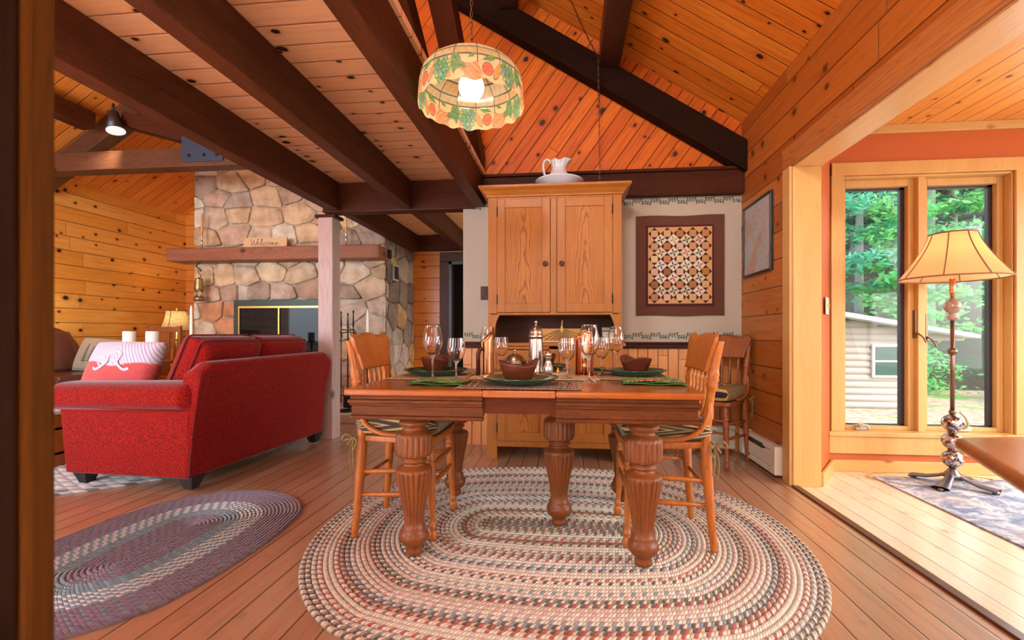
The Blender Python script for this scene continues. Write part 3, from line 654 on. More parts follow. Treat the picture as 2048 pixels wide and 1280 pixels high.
# ------------------------------------------------------------------ dining table
TX0, TX1, TY0, TY1, TZ = -.90, .512, 1.785, 2.925, .76
tb = thing('dining_table', 'oak extension dining table with fat fluted legs, standing on the round braided rug', 'table', (-.19, 2.355, .014))
ox, oy, oz = -.19, 2.355, .014
def L(g): g.T = Matrix.Translation((-ox, -oy, -oz)); return g
for x0, x1, s in ((TX0, -.333, -1), (-.048, TX1, 1)):
    g = L(G()); g.box(x0, x1, TY0, TY1, TZ-.028, TZ); g.build('tabletop', m['oak_top'], tb, bevel=.010, seg=3)
    g = L(G()); i0 = x0+(.018 if s < 0 else 0); i1 = x1-(.018 if s > 0 else 0)
    def step(z0, z1, q):
        a0 = x0+(q if s < 0 else 0); a1 = x1-(q if s > 0 else 0)
        g.box(a0, a1, TY0+q, TY0+q+.03, z0, z1); g.box(a0, a1, TY1-q-.03, TY1-q, z0, z1)
        e = a0 if s < 0 else a1; g.box(min(e, e-s*.03), max(e, e-s*.03), TY0+q+.03, TY1-q-.03, z0, z1)
    step(.715, TZ-.028, .020); step(.700, .716, .012); step(.690, .701, .018); step(.650, .691, .024); step(.636, .651, .016)
    g.build('apron', m['oakx'], tb, bevel=.004)
g = L(G()); g.box(-.333, -.048, TY0+.004, TY1-.004, TZ-.028, TZ-.001); g.build('table_leaf', m['oak_top'], tb, bevel=.003)
LRM = wood('leaf_rail', (.10, .022, .005), (.05, .010, .003), 'x', 1, .6, coat=0, spec=.1)
for y in (TY0+.035, TY1-.055): g = L(G()); g.box(-.333, -.048, y, y+.02, .665, TZ-.028); g.build('leaf_rail', LRM, tb)
g = L(G()); g.box(-.62, .25, 2.26, 2.32, .64, .70); g.box(-.62, .25, 2.40, 2.46, .64, .70); g.box(-.15, .07, 2.28, 2.44, .615, .645); g.build('slide_rail', m['darkx'], tb)
NF = 20
def fl(th, z):
    if .135 < z < .372: k = min(1, (z-.135)/.03, (.372-z)/.012)
    elif .438 < z < .528: k = min(1, (z-.438)/.01, (.528-z)/.01)
    else: return 1
    return 1-.13*k*(1-abs(sin(th*NF/2))**.6)
LEG = [(.028, 0), (.036, .006), (.036, .022), (.030, .034), (.046, .046), (.060, .062), (.064, .082), (.060, .098), (.050, .108), (.052, .116), (.047, .126), (.043, .136),
       (.043, .15), (.046, .18), (.052, .215), (.060, .255), (.069, .30), (.076, .335), (.079, .36), (.079, .371), (.074, .380), (.052, .388), (.045, .396), (.044, .404), (.054, .407), (.057, .413), (.054, .419), (.046, .423),
       (.058, .428), (.074, .437), (.079, .446), (.080, .48), (.080, .515), (.077, .528), (.068, .537), (.052, .545), (.048, .553), (.050, .560), (.062, .568), (.066, .577), (.062, .587), (.050, .593), (.046, .603), (.054, .612), (.056, .624), (.048, .64), (.048, .70)]
LEGP = [(r, z) for r, z in LEG]
for (x, y, zt) in ((-.672, 1.985, 1), (.312, 1.985, 1), (-.676, 2.745, 1), (.312, 2.745, 1), (-.045, 2.365, 0)):
    g = L(G()); g.T = Matrix.Translation((x-ox, y-oy, 0.002)); g.lathe([(r, z) for r, z in LEGP if zt or z < .61], 120, flute=fl); g.build('leg', m['oak_leg'], tb)

# ------------------------------------------------------------------ pressed back chairs
t = NT('striped_ticking'); P = t.n('TexCoord', out=3); sp = t.t.nodes.new('ShaderNodeSeparateXYZ'); t.set(sp.inputs[0], P)
fr = t.M('FRACT', t.M('MULTIPLY', t.M('ADD', sp.outputs[1], t.M('MULTIPLY', sp.outputs[0], .05)), 38.))
c_ = t.ramp(fr, [(0, K('2c2418')), (.22, K('b59a63')), (.38, K('5a4526')), (.50, K('c9b68a')), (.58, K('2c2418')), (.72, K('7c6a3c')), (.84, K('2c2418')), (.92, K('a88d58'))], 'CONSTANT')
t.pri(Base_Color=c_, Roughness=.85, Sheen_Weight=.2); t.bump(t.noise(P, 300, 2), .2, .001); m['tick'] = t.m
t = NT('navy_ticking'); P = t.n('TexCoord', out=3); sp = t.t.nodes.new('ShaderNodeSeparateXYZ'); t.set(sp.inputs[0], P)
fr = t.M('FRACT', t.M('MULTIPLY', sp.outputs[0], 34.)); t.pri(Base_Color=t.ramp(fr, [(0, K('1c1720')), (.5, K('b89a5c'))], 'CONSTANT'), Roughness=.85); m['tick2'] = t.m
def press_chair(label, loc, rz_, dark=False, tick='tick', ties=True, group=None, cush=True):
    W_ = m['oak_dark'] if dark else m['oak']
    c = thing('dining_chair', label, 'chair', loc, rz_, group)
    # seat: rounded trapezoid
    g = G(); out = []
    for px, py in ((-.185, -.165), (-.19, 0), (-.185, .165), (-.15, .185), (.0, .205), (.15, .212), (.195, .19), (.215, .0), (.195, -.19), (.15, -.212), (0, -.205), (-.15, -.185)): out.append((px, py))
    out = [(p.x, p.y) for p in crom([(a, b, 0) for a, b in out], 3, True)][::-1]
    g.prism(out, lambda u, v, d: (u, v, d), .452, .484); g.build('seat', W_, c, bevel=.010, seg=3)
    g = G()
    for s in (-1, 1):   # rear leg + back post (one piece), bowed
        pts = crom([(-.195, s*.195, 0), (-.178, s*.185, .22), (-.165, s*.178, .45), (-.172, s*.180, .60), (-.195, s*.188, .78), (-.222, s*.196, .935)], 6)
        def rr(z):
            if z < .45: return .015+.009*min(1, z/.35)
            r = .022 - .006*(z-.45)/.5
            for zc_, w_, a_ in ((.60, .010, .007), (.625, .008, .006), (.735, .012, .009), (.765, .010, .009), (.79, .010, .007)):
                r += a_*math.exp(-((z-zc_)/w_)**2)
            return r
        gg = G(); gg.tube([p for p in pts], [rr(p.z) for p in pts], 12)
        gg2 = G(); pf = []
        for i in range(70):
            tt = i/69; k = tt*(len(pts)-1); a = int(k); b = min(a+1, len(pts)-1); pf.append(pts[a].lerp(pts[b], k-a))
        gg2.tube(pf, [rr(p.z) for p in pf], 12); gg2.build('back_post', W_, c)
        # curved arm brace from post down to seat side
        g = G(); g.tube(crom([(-.178, s*.190, .665), (-.165, s*.205, .60), (-.125, s*.212, .535), (-.05, s*.212, .500), (.04, s*.205, .492)], 7), .0125, 10, flat=.9)
        g.build('arm_brace', W_, c)
        # front leg turned
        g = G(); prof = [(.012, 0), (.020, .012), (.022, .028), (.016, .045), (.012, .052), (.019, .060), (.019, .068), (.013, .078), (.013, .10), (.017, .20), (.021, .30), (.022, .335), (.017, .345), (.024, .352), (.024, .360), (.017, .366), (.024, .373), (.024, .381), (.019, .39), (.022, .41), (.018, .455)]
        g.lathe_to((.188, s*.195, 0), (.165, s*.170, .455), [(r, z/.455) for r, z in prof], 16); g.build('leg', W_, c)
        for z_ in (.20, .31):
            g = G(); g.lathe_to((-.182, s*.185, z_), (.178, s*.183, z_+.015), [(.008, 0), (.012, .4), (.012, .6), (.008, 1)], 10); g.build('stretcher', W_, c)
    for z_, r_ in ((.255, .010), (.345, .010)):
        g = G(); g.lathe_to((.178, -.185, z_), (.178, .185, z_), [(.008, 0), (.010, .2), (.016, .3), (.011, .36), (.015, .5), (.011, .64), (.016, .7), (.010, .8), (.008, 1)], 12); g.build('stretcher', W_, c)
    g = G(); g.lathe_to((-.178, -.185, .27), (-.178, .185, .27), [(.008, 0), (.011, .5), (.008, 1)], 10); g.build('stretcher', W_, c)
    # crest: pressed board with scalloped top
    half = [(0, .975), (.05, .972), (.09, .962), (.125, .958), (.155, .966), (.180, .975), (.200, .972), (.213, .955), (.215, .93), (.207, .905), (.19, .87), (.180, .83), (.175, .795)]
    top = half; out = [(-y, z) for y, z in top[::-1]] + [(y, z) for y, z in top[1:]]
    def cfn(u, v, d): return (-.205-.10*(v-.80)-.018*(1-(u/.215)**2)+d, u, v)
    def edge_top(y):
        y = abs(y); T_ = half[:7]+[(.205, .968), (.215, .955)]
        for (a, b), (c2, d2) in zip(T_, T_[1:]):
            if y <= c2: return b+(d2-b)*(y-a)/(c2-a+1e-9)
        return .955
    def wid(z):
        S_ = [(.795, .175), (.83, .180), (.87, .19), (.905, .207), (.93, .215), (.98, .214)]
        for (a, b), (c2, d2) in zip(S_, S_[1:]):
            if z <= c2: return b+(d2-b)*(max(z, a)-a)/(c2-a)
        return .213
    def cr_(a, b):
        # closed cross-section round the board: front up, over the top, back down
        y0 = (a*2-1)*.215; zt_ = edge_top(y0); q = b*2 if b < .5 else (1-b)*2; z = .795+(zt_-.795)*q; y = (a*2-1)*min(wid(z), .215)
        d = .018 if b < .5 else 0; d += (-.004 if b < .5 else .004)*max(0, (q-.93)/.07)
        return (-.187-.24*(z-.80)+d+.012*(y/.2)**2, y, z)
    g = G(); n0 = len(g.v); g.grid(44, 34, cr_, closed_u=False)
    for a_ in (0, 44):
        for j in range(17):
            p, q = j*45+a_, (j+1)*45+a_; r_, s_ = (34-j)*45+a_, (33-j)*45+a_
            g.f.append([p, q, s_, r_] if a_ == 0 else [q, p, r_, s_]); g.sm.append(False); g.c.append((1, 1, 1)); g.mi.append(0)
    for i in range(44): g.f.append([i, i+1, 34*45+i+1, 34*45+i][::-1]); g.sm.append(False); g.c.append((1, 1, 1)); g.mi.append(0)
    g.build('crest_rail', W_, c)
    # lower rail and spindles
    for k in range(5):
        y = (k-2)*.060; a = (-.155, y*.95, .482); b = (-.180, y*1.08, .80)
        g = G(); g.lathe_to(a, b, [(.006, 0), (.008, .1), (.013, .30), (.007, .38), (.012, .42), (.007, .46), (.009, .6), (.012, .68), (.007, .74), (.011, .86), (.006, 1)], 10); g.build('spindle', W_, c)
    if cush:
        g = G(); 
        def tf(x, y):
            q = 1
            for a, b in ((-.35, -.35), (.35, -.35), (-.35, .35), (.35, .35)): q -= .62*math.exp(-((x-a)**2+(y-b)**2)/.035)
            return q
        g.pillow(.40, .42, .115, 26, 6., .35, (.014, 0, .538), tf); cu = g.build('seat_cushion', m[tick], c, weld=True)
        cu['label'] = 'tufted striped seat pad'
        if ties:
            for s in (-1, 1):
                g = G(); x0 = -.195; y0 = s*.205; z0 = .475
                g.tube(crom([(-.15, s*.16, .51), (x0, y0, z0), (x0-.02, y0+s*.02, z0-.03)], 5), .005, 6)
                g.tube(crom([(x0, y0, z0), (x0-.03, y0+s*.02, z0+.02), (x0-.05, y0+s*.005, z0-.01), (x0, y0, z0)], 5), .005, 6)
                g.tube(crom([(x0, y0, z0), (x0+.03, y0+s*.03, z0-.01), (x0+.01, y0+s*.025, z0-.05), (x0, y0, z0)], 5), .005, 6)
                g.tube(crom([(x0, y0, z0), (x0-.012, y0+s*.02, z0-.07), (x0-.006, y0+s*.015, z0-.15)], 5), .004, 6, flat=.5)
                g.tube(crom([(x0, y0, z0), (x0+.006, y0+s*.02, z0-.06), (x0+.014, y0+s*.022, z0-.13)], 5), .004, 6, flat=.5)
                g.build('cushion_tie', fabric('tie_cord', K('a88d58'), K('5a4a2a')), cu)
    return c
press_chair('oak pressed-back dining chair at the left end of the table, striped pad', (-.815, 2.315, .014), 0)
press_chair('oak pressed-back dining chair at the right end of the table, striped pad', (.450, 2.335, .014), pi)
press_chair('darker oak chair in the corner by the plank wall, navy striped pad', (1.115, 3.745, .001), R(229), True, 'tick2', ties=True)

# ------------------------------------------------------------------ hutch
hx, hy = -.108, 3.62
h = thing('hutch_cupboard', 'tall pine hutch cupboard standing against the papered wall', 'cupboard', (hx, hy, 0))
HD = YB-.036-hy-.0
def hb(g, x0, x1, y0, y1, z0, z1): g.box(x0, x1, y0, y1, z0, z1)
W2 = .517
g = G(); hb(g, -W2, -W2+.03, 0, HD, .91, 2.06); hb(g, W2-.03, W2, 0, HD, .91, 2.06); hb(g, -W2+.03, W2-.03, .05, HD, 2.02, 2.06)
# face frame upper
hb(g, -W2, -.445, -.012, .012, 1.14, 2.06); hb(g, .447, W2, -.012, .012, 1.14, 2.06); hb(g, -.445, .447, -.012, .012, 2.035, 2.06); hb(g, -.028, .022, -.010, .012, 1.14, 2.035); hb(g, -.445, .447, -.010, .012, 1.128, 1.146)
hb(g, -W2+.03, W2-.03, .012, HD, 1.128, 1.14)
g.build('upper_case', m['hutch'], h, bevel=.003)
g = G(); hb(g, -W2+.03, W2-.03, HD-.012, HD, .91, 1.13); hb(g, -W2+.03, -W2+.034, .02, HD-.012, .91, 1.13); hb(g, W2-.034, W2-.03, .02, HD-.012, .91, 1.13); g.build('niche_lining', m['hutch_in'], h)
# curved niche brackets
for s in (-1, 1):
    pts = [(0, .91)]; 
    for k in range(11): a = k/10; pts.append((.055+.035*(max(0, a-.45)/.55)**2.2, .91+.218*a))
    pts.append((0, 1.13)); g = G(); g.prism([(s*(-W2+u) if s > 0 else (W2-u), v) for u, v in pts], lambda u, v, d: (u, d, v), -.010, .012); g.build('bracket', m['hutch'], h)
def door(x0, x1, z0, z1, kx, y=-.022):
    g = G(); w = .062; hb(g, x0, x0+w, y, y+.022, z0, z1); hb(g, x1-w, x1, y, y+.022, z0, z1); hb(g, x0+w, x1-w, y, y+.022, z1-w*1.1, z1); hb(g, x0+w, x1-w, y, y+.022, z0, z0+w*1.1)
    d = g.build('door', m['hutch'], h, bevel=.003)
    G().box(x0+w-.004, x1-w+.004, y+.010, y+.018, z0+w*1.05, z1-w*1.05).build('panel', m['hutch_panel'], d, bevel=.003)
    if kx is not None:
        g = G(); zk = (z0+z1)/2-.07; g.lathe_to((kx, y, zk), (kx, y-.035, zk), [(.008, 0), (.008, .35), (.019, .6), (.020, .8), (.012, 1)], 16); g.build('knob', m['darkz'], d)
    hxx = x0 if (x0+x1)/2 < 0 else x1
    for zz in (z0+.10, z1-.10):
        g = G(); g.tube([(hxx, y-.001, zz-.035), (hxx, y-.001, zz+.035)], .0045, 8); g.tube([(hxx, y-.001, zz+.035), (hxx, y-.001, zz+.045)], .003, 8); g.build('hinge', m['iron'], d)
door(-.443, -.030, 1.148, 2.033, -.066); door(.024, .445, 1.148, 2.033, .060)
# cornice: swept profile front and sides
prof = [(0, 2.045), (-.012, 2.05), (-.014, 2.062), (-.022, 2.070), (-.040, 2.092), (-.062, 2.108), (-.066, 2.112), (-.066, 2.128), (0, 2.128)]
g = G(); path = [(-W2, HD, -1, 0), (-W2, -.012, -1, -1), (W2, -.012, 1, -1), (W2, HD, 1, 0)]
v = [(x+dx*(-o), y+dy*(-o), z) for x, y, dx, dy in path for o, z in prof]; n_ = len(prof); f = []
for i in range(3):
    for j in range(n_-1): f.append((i*n_+j, (i+1)*n_+j, (i+1)*n_+j+1, i*n_+j+1))
g.add(v, f); hb(g, -W2, W2, -.012, HD, 2.118, 2.126); g.build('cornice', m['hutch'], h)
# lower case
LW = .545
g = G(); hb(g, -LW, LW, -.035, HD, .885, .912); g.build('counter_board', m['hutch'], h, bevel=.008, seg=3)
g = G(); hb(g, -LW+.02, -LW+.045, -.015, HD, .0, .885); hb(g, LW-.045, LW-.02, -.015, HD, 0, .885); hb(g, -LW+.045, LW-.045, HD-.012, HD, .1, .885)
hb(g, -LW+.02, -LW+.10, -.02, .0, 0, .885); hb(g, LW-.10, LW-.02, -.02, .0, 0, .885); hb(g, -.04, .04, -.018, .0, .10, .885); hb(g, -LW+.10, LW-.10, -.018, 0, .86, .885); hb(g, -LW+.10, LW-.10, -.018, 0, .10, .145); hb(g, -LW+.045, LW-.045, 0, HD-.012, .11, .13); hb(g, -LW+.10, LW-.10, -.018, 0, .665, .685)
g.build('lower_case', m['hutch'], h, bevel=.003)
for x0, x1, kx in ((-.443, -.042, None), (.042, .443, None)): door(x0, x1, .147, .663, kx, -.030)
for x0, x1 in ((-.443, -.042), (.042, .443)):
    g = G(); hb(g, x0, x1, -.034, -.012, .69, .855); d = g.build('drawer', m['hutch'], h, bevel=.006)
    g = G(); g.lathe_to(((x0+x1)/2, -.034, .77), ((x0+x1)/2, -.062, .77), [(.008, 0), (.018, .6), (.010, 1)], 14); g.build('knob', m['darkz'], d)

# things in the niche and on top
t = thing('straw_fan', 'woven straw fan with a dark centre and a stem, leaning in the hutch niche', 'fan', (-.05, 3.80, .912))
g = G()
for k in range(26):
    a = -1.25+2.5*k/25; x = .245*sin(a)*1.0; zt_ = .115; 
    # ribs fan out from the centre top, clipped to a rectangle
    dx, dz = sin(a), -cos(a); tt = min(.19/max(abs(dx), 1e-3), .10/max(abs(dz), 1e-3))
    g.tube([(0, 0, .112), (dx*tt, .0, .112+dz*tt)], .0022, 4, col=K('4a2c14') if k % 2 else K('d9a860'))
g.box(-.19, .19, .002, .006, .008, .112, col=K('c08a48')); g.box(-.19, .19, -.004, .008, .002, .012, col=K('d2b07a')); g.build('woven_body', vcol('straw', .8, bumps=.3, bscale=150), t)
g = G(); g.tube(crom([(0, -.004, .10), (.0, -.004, .135), (.004, -.006, .18)], 5), [.016]*2+[.010]*3+[.005]*6, 8); g.lathe_to((0, -.005, .075), (0, -.005, .125), [(.003, 0), (.022, .5), (.006, 1)], 6); g.build('stem', simple('straw_stem', K('d0a060'), .7), t)
t = thing('picture_block', 'small black-framed block with a pale scrap design, right end of the hutch niche', 'ornament', (.315, 3.74, .912))
g = G(); g.box(-.05, .05, 0, .045, 0, .125); g.build('frame', m['frameblk'], t, bevel=.003)
g = G(); g.box(-.042, .042, -.003, .001, .014, .085, col=K('cdb7a0')); rr = random.Random(3)
for k in range(34):
    x, z = rr.uniform(-.038, .034), rr.uniform(.018, .078); g.add([(x, -.0035, z), (x+rr.uniform(.004, .012), -.0035, z+rr.uniform(-.004, .006)), (x+rr.uniform(.0, .009), -.0035, z+rr.uniform(.004, .010))], [(0, 1, 2)], False, K(rr.choice(['7a3b3b', '3b3030', '8d6a55', '55503f'])))
g.build('picture', vcol('scrap_picture', .6, bumps=0, var=0), t); G().box(-.045, .045, -.002, .001, .094, .118).build('upper_panel', simple('grey_glaze', K('8a8a85'), .25), t)
t = thing('iron_trivet', 'tiny black iron figure standing behind the straw fan', 'ornament', (.10, 3.93, .912))
g = G(); g.tube([(0, 0, 0), (0, 0, .12)], .004); g.tube([(-.025, 0, .115), (.025, 0, .115)], .004); g.lathe([(.02, 0), (.018, .008), (.004, .012)], 12); g.lathe([(.002, .12), (.010, .128), (.002, .14)], 10); g.build('figure', m['iron'], t)
t = thing('wash_basin', 'wide pale china wash basin sitting on top of the hutch', 'basin', (-.07, 3.78, 2.129))
g = G(); g.lathe([(.05, .0), (.085, .0), (.088, .008), (.12, .03), (.165, .058), (.188, .078), (.196, .083), (.193, .088), (.182, .084), (.158, .064), (.11, .036), (.06, .018), (.01, .015)], 48); g.build('bowl', m['china'], t)
pt = thing('pitcher', 'pale blue china pitcher with shell-fluted lip standing in the wash basin', 'pitcher', (-.075, 3.78, 2.148))
g = G(); pr = [(.045, 0), (.055, .006), (.050, .014), (.075, .035), (.092, .060), (.094, .085), (.078, .115), (.060, .145), (.054, .175), (.058, .20), (.070, .225)]
def flp(a, b):
    th = a*2*pi; i = b*(len(pr)-1); k = min(int(i), len(pr)-2); r = pr[k][0]+(pr[k+1][0]-pr[k][0])*(i-k); z = pr[k][1]+(pr[k+1][1]-pr[k][1])*(i-k)
    q = max(0, (z-.14)/.085); lip = max(0, cos(th))**2; r = r*(1+.55*q*q*lip + .05*q*sin(th*12)); z += q*q*(.018*lip+.006*sin(th*6+1)+.012*max(0, -cos(th)))
    return (r*cos(th), r*sin(th), z)
g.grid(64, 34, flp, closed_u=True); g.build('body', m['china'], pt, solid=.005)
g = G(); g.tube(crom([(-.060, 0, .215), (-.085, 0, .245), (-.115, 0, .235), (-.125, 0, .19), (-.115, 0, .13), (-.098, 0, .085), (-.088, 0, .06)], 6), .010, 10); g.build('handle', m['china'], pt)

# ------------------------------------------------------------------ quilt
Q0x, Q1x, Q0z, Q1z = .578, 1.308, 1.135, 1.985
q = thing('wall_quilt', 'patchwork quilt with dark brown border hung on the papered wall', 'quilt', (.943, YB-.012, 1.56))
hw, hh = (Q1x-Q0x)/2, (Q1z-Q0z)/2
g = G()
def sheet(x0, x1, z0, z1, y, col, wav=.0, n=12):
    g.grid(n, n, lambda a, b: (x0+(x1-x0)*a, y+.003*sin(a*7+b*3)+.002*sin(b*9), z0+(z1-z0)*b+(.004*sin(a*9) if abs(z1-hh) < .01 or abs(z0+hh) < .01 else 0)), col=lambda a, b: col)
sheet(-hw, hw, -hh, hh, 0, K('5c3524')); sheet(-hw+.083, hw-.088, -hh+.082, hh-.082, -.006, K('4a0f14')); 
ix0, ix1, iz0, iz1 = -hw+.100, hw-.105, -hh+.102, hh-.100
g.add([(ix0, -.0125, iz0), (ix1, -.0125, iz0), (ix1, -.0125, iz1), (ix0, -.0125, iz1)], [(0, 1, 2, 3)], False, K('c99a66'))
nx, nz = 5, 6; cw = (ix1-ix0)/nx; ch_ = (iz1-iz0)/nz; rq = random.Random(12)
def poly(pts, y, col): g.add([(x, y, z) for x, z in pts], [tuple(range(len(pts)))], False, col)
yq = -.0135
sqc = ['c9a070', 'b98550', 'd8b98a', 'a8703c', '8f6038', 'cfa98a', 'c08e60', 'b27a52']
for i in range(nx):
    for j in range(nz):
        cx_ = ix0+cw*(i+.5); cz_ = iz0+ch_*(j+.5); s = cw*.27; d = cw*.5
        poly([(cx_-d, cz_), (cx_, cz_-d), (cx_+d, cz_), (cx_, cz_+d)], yq, K('3c1a16'))
        poly([(cx_-s, cz_-s), (cx_+s, cz_-s), (cx_+s, cz_+s), (cx_-s, cz_+s)], yq-.0012, K(rq.choice(sqc)))
pin = ['20252a', 'b88a3a', '20252a', '8f3a30', '7a2f30', '20252a', 'b0623a', '1d2c33', '2f4a52', '20252a', '556040', '9a4438', '20252a', '8f2a2a', '20252a', '1f3540', '20252a', '2a2f2a', '20252a', 'a02020']
k = 0
for j in range(nz-1, 0, -1):
    for i in range(1, nx):
        cx_ = ix0+cw*i; cz_ = iz0+ch_*j; d = cw*.5; col = K(pin[k % 20]); k += 1
        poly([(cx_-d, cz_), (cx_, cz_-d), (cx_+d, cz_), (cx_, cz_+d)], yq+.0002, K(rq.choice(['d8ccb0', 'd2c2a4', 'cdb79a', 'd9cdb8'])))
        for a in range(4):
            A = a*pi/2+.35; pts = []
            for rr_, da in ((.0, 0), (.26, .42), (.62, .0), (.30, -.30)): pts.append((cx_+cw*.62*rr_*cos(A+da), cz_+cw*.62*rr_*sin(A+da)))
            poly(pts, yq-.0012, col)
g.build('patchwork', vcol('quilt_cotton', .9, bumps=.6, bscale=170, var=.35, vs=90), q, solid=0)
for x in (-.30, .02, .28):
    g = G(); g.lathe_to((x, -.006, hh-.02), (x, -.014, hh-.02), [(.002, 0), (.005, .7), (.002, 1)], 8); g.build('pin', m['silver'], q)

# wall plates, framed map, heaters
t = thing('switch_plate', 'dark bronze light switch plate on the narrow papered strip left of the hutch', 'light switch', (-.735, YB+.003, 1.342))
G().box(-.036, .036, -.007, 0, -.06, .06).build('plate', m['darkz'], t, bevel=.003); G().box(-.006, .006, -.014, -.006, -.012, .012).build('toggle', m['black'], t)
t = thing('switch_plate', 'pale triple light switch plate on the coral wall beside the window', 'light switch', (1.752, 3.362, 1.17), atan2(SW-YO, .243))
G().box(-.085, .085, -.007, 0, -.058, .058).build('plate', simple('ivory_plate', K('cfc9ae'), .4), t, bevel=.003)
for x in (-.046, .0, .046):
    g = G(); g.box(x-.004, x+.004, -.014, -.006, -.01, .012); g.build('toggle', m['brass'], t)
t = thing('framed_map', 'old map in a thin black frame on the plank wall', 'picture', (XR-.001, 3.725, 1.72))
fw, fh = .265, .285
g = G(); w = .018; g.box(-.022, 0, -fw, fw, -fh, -fh+w); g.box(-.022, 0, -fw, fw, fh-w, fh); g.box(-.022, 0, -fw, -fw+w, -fh+w, fh-w); g.box(-.022, 0, fw-w, fw, -fh+w, fh-w); g.build('frame', m['frameblk'], t, bevel=.003)
nt = NT('map_paper'); P = nt.n('TexCoord', out=3); a = nt.noise(P, 9, 6, .6, 1.2); b = nt.noise(P, 5, 3)
lines = nt.M('MULTIPLY', nt.smooth(nt.M('ABSOLUTE', nt.M('SUBTRACT', a, .5)), .0, .012, 1., 0.), .7); nt.pri(Base_Color=nt.mix(lines, nt.mix(nt.smooth(b, .45, .65), K('a9a6a2'), K('a98f78')), K('5a4a3e')), Roughness=.5, Coat_Weight=.05)
G().box(-.012, -.004, -fw+w, fw-w, -fh+w, fh-w).build('map', nt.m, t)
def heater(label, loc, rz_, Ln, slots):
    t = thing('baseboard_heater', label, 'heater', loc, rz_)
    pr_ = [(0, .045), (0, .215), (.045, .22), (.062, .212), (.064, .185), (.052, .178), (.052, .165), (.064, .160), (.064, .075), (.050, .055), (.058, .045)]
    g = G(); g.prism([(-a, b) for a, b in pr_][::-1], lambda u, v, d: (d, u, v), -Ln/2, Ln/2); g.build('housing', m['cream_metal'], t, bevel=.002)
    for x in (-Ln/2, Ln/2-.07): g = G(); e_ = .003 if x > 0 else -.003; g.box(x+e_, x+.07+e_, -.070, -.0, .03, .222); g.build('end_cap', m['cream_metal'], t, bevel=.003)
    g = G(); g.box(-Ln/2+.09, Ln/2-.20, -.0655, -.05, .165, .198); g.build('grille', m['black'], t)
    g = G(); g.box(-Ln/2+.07, Ln/2-.07, -.066, -.01, .03, .043); g.build('lower_vane', m['cream_metal'], t)
heater('cream baseboard heater along the plank wall by the sunroom opening', (XR-.001, 3.60, 0), -pi/2, .64, 1)
heater('cream baseboard heater along the back wall in the corner', (1.02, YB-.001, 0), 0, .70, 1)
# ------------------------------------------------------------------ tableware
TT = TZ+.0005
def mat_fringe(name, label, x0, x1, y0, y1, c1, c2, group=None):
    t = thing(name, label, 'placemat', ((x0+x1)/2, (y0+y1)/2, TT)); w, d = (x1-x0)/2, (y1-y0)/2
    g = G(); g.grid(30, 24, lambda a, b: (-w+2*w*a, -d+2*d*b, .003+.0012*sin(a*60)*sin(b*50)))
    nt = NT(label[:20]); P = nt.n('TexCoord', out=3); a = nt.noise(nt.V('MULTIPLY', P, (300, 40, 1)), 1, 2); nt.pri(Base_Color=nt.mix(nt.smooth(a, .4, .6), c1, c2), Roughness=.95); nt.bump(a, .5, .002)
    g.build('cloth', nt.m, t, solid=.002)
    g = G(); rq = random.Random(5)
    for s in (-1, 1):
        y = -d
        while y < d:
            g.tube([(s*w, y, .003), (s*(w+.008), y+rq.uniform(-.003, .003), .004), (s*(w+.018), y+rq.uniform(-.005, .005), .0015)], .0018, 4); y += .0065
    f = g.build('fringe', nt.m, t); return t
mat_fringe('placemat', 'brown and cream woven placemat under the nearest green plate', -.435, .035, 1.815, 2.15, K('a88a70'), K('5d3e33'))
mat_fringe('placemat', 'tan woven placemat under the green plate at the left', -.865, -.52, 2.16, 2.62, K('c2a57c'), K('8d7450'))
mat_fringe('placemat', 'tan woven placemat under the green plate at the right', .16, .485, 2.24, 2.70, K('b89a72'), K('6d5a45'))
mat_fringe('placemat', 'tan woven placemat under the farthest green plate', -.37, .10, 2.66, 2.91, K('c2a57c'), K('8d7450'))
mat_fringe('table_runner', 'cream woven runner down the middle of the table', -.47, .13, 2.20, 2.64, K('cdb893'), K('a58e68'))['category'] = 'table runner'
def plate(label, x, y, r=.168):
    o = G(); k = r/.168
    o.lathe([(.02*k, 0), (.105*k, 0), (.110*k, .003), (.150*k, .020), (.168*k, .029), (.169*k, .032), (.165*k, .033), (.145*k, .025), (.108*k, .010), (.02, .008)], 64)
    return tag(o.build('dinner_plate', m['green'], loc=(x, y, TT+.0045)), label, 'plate', 'green dinner plates')
plate('dark green dinner plate nearest the viewer at the front of the table', -.205, 1.995, .165)
plate('dark green dinner plate at the left end of the table', -.690, 2.39)
plate('dark green dinner plate at the right end of the table', .350, 2.46, .155)
plate('dark green dinner plate on the far side of the table, behind the silver shaker', -.145, 2.775, .15)
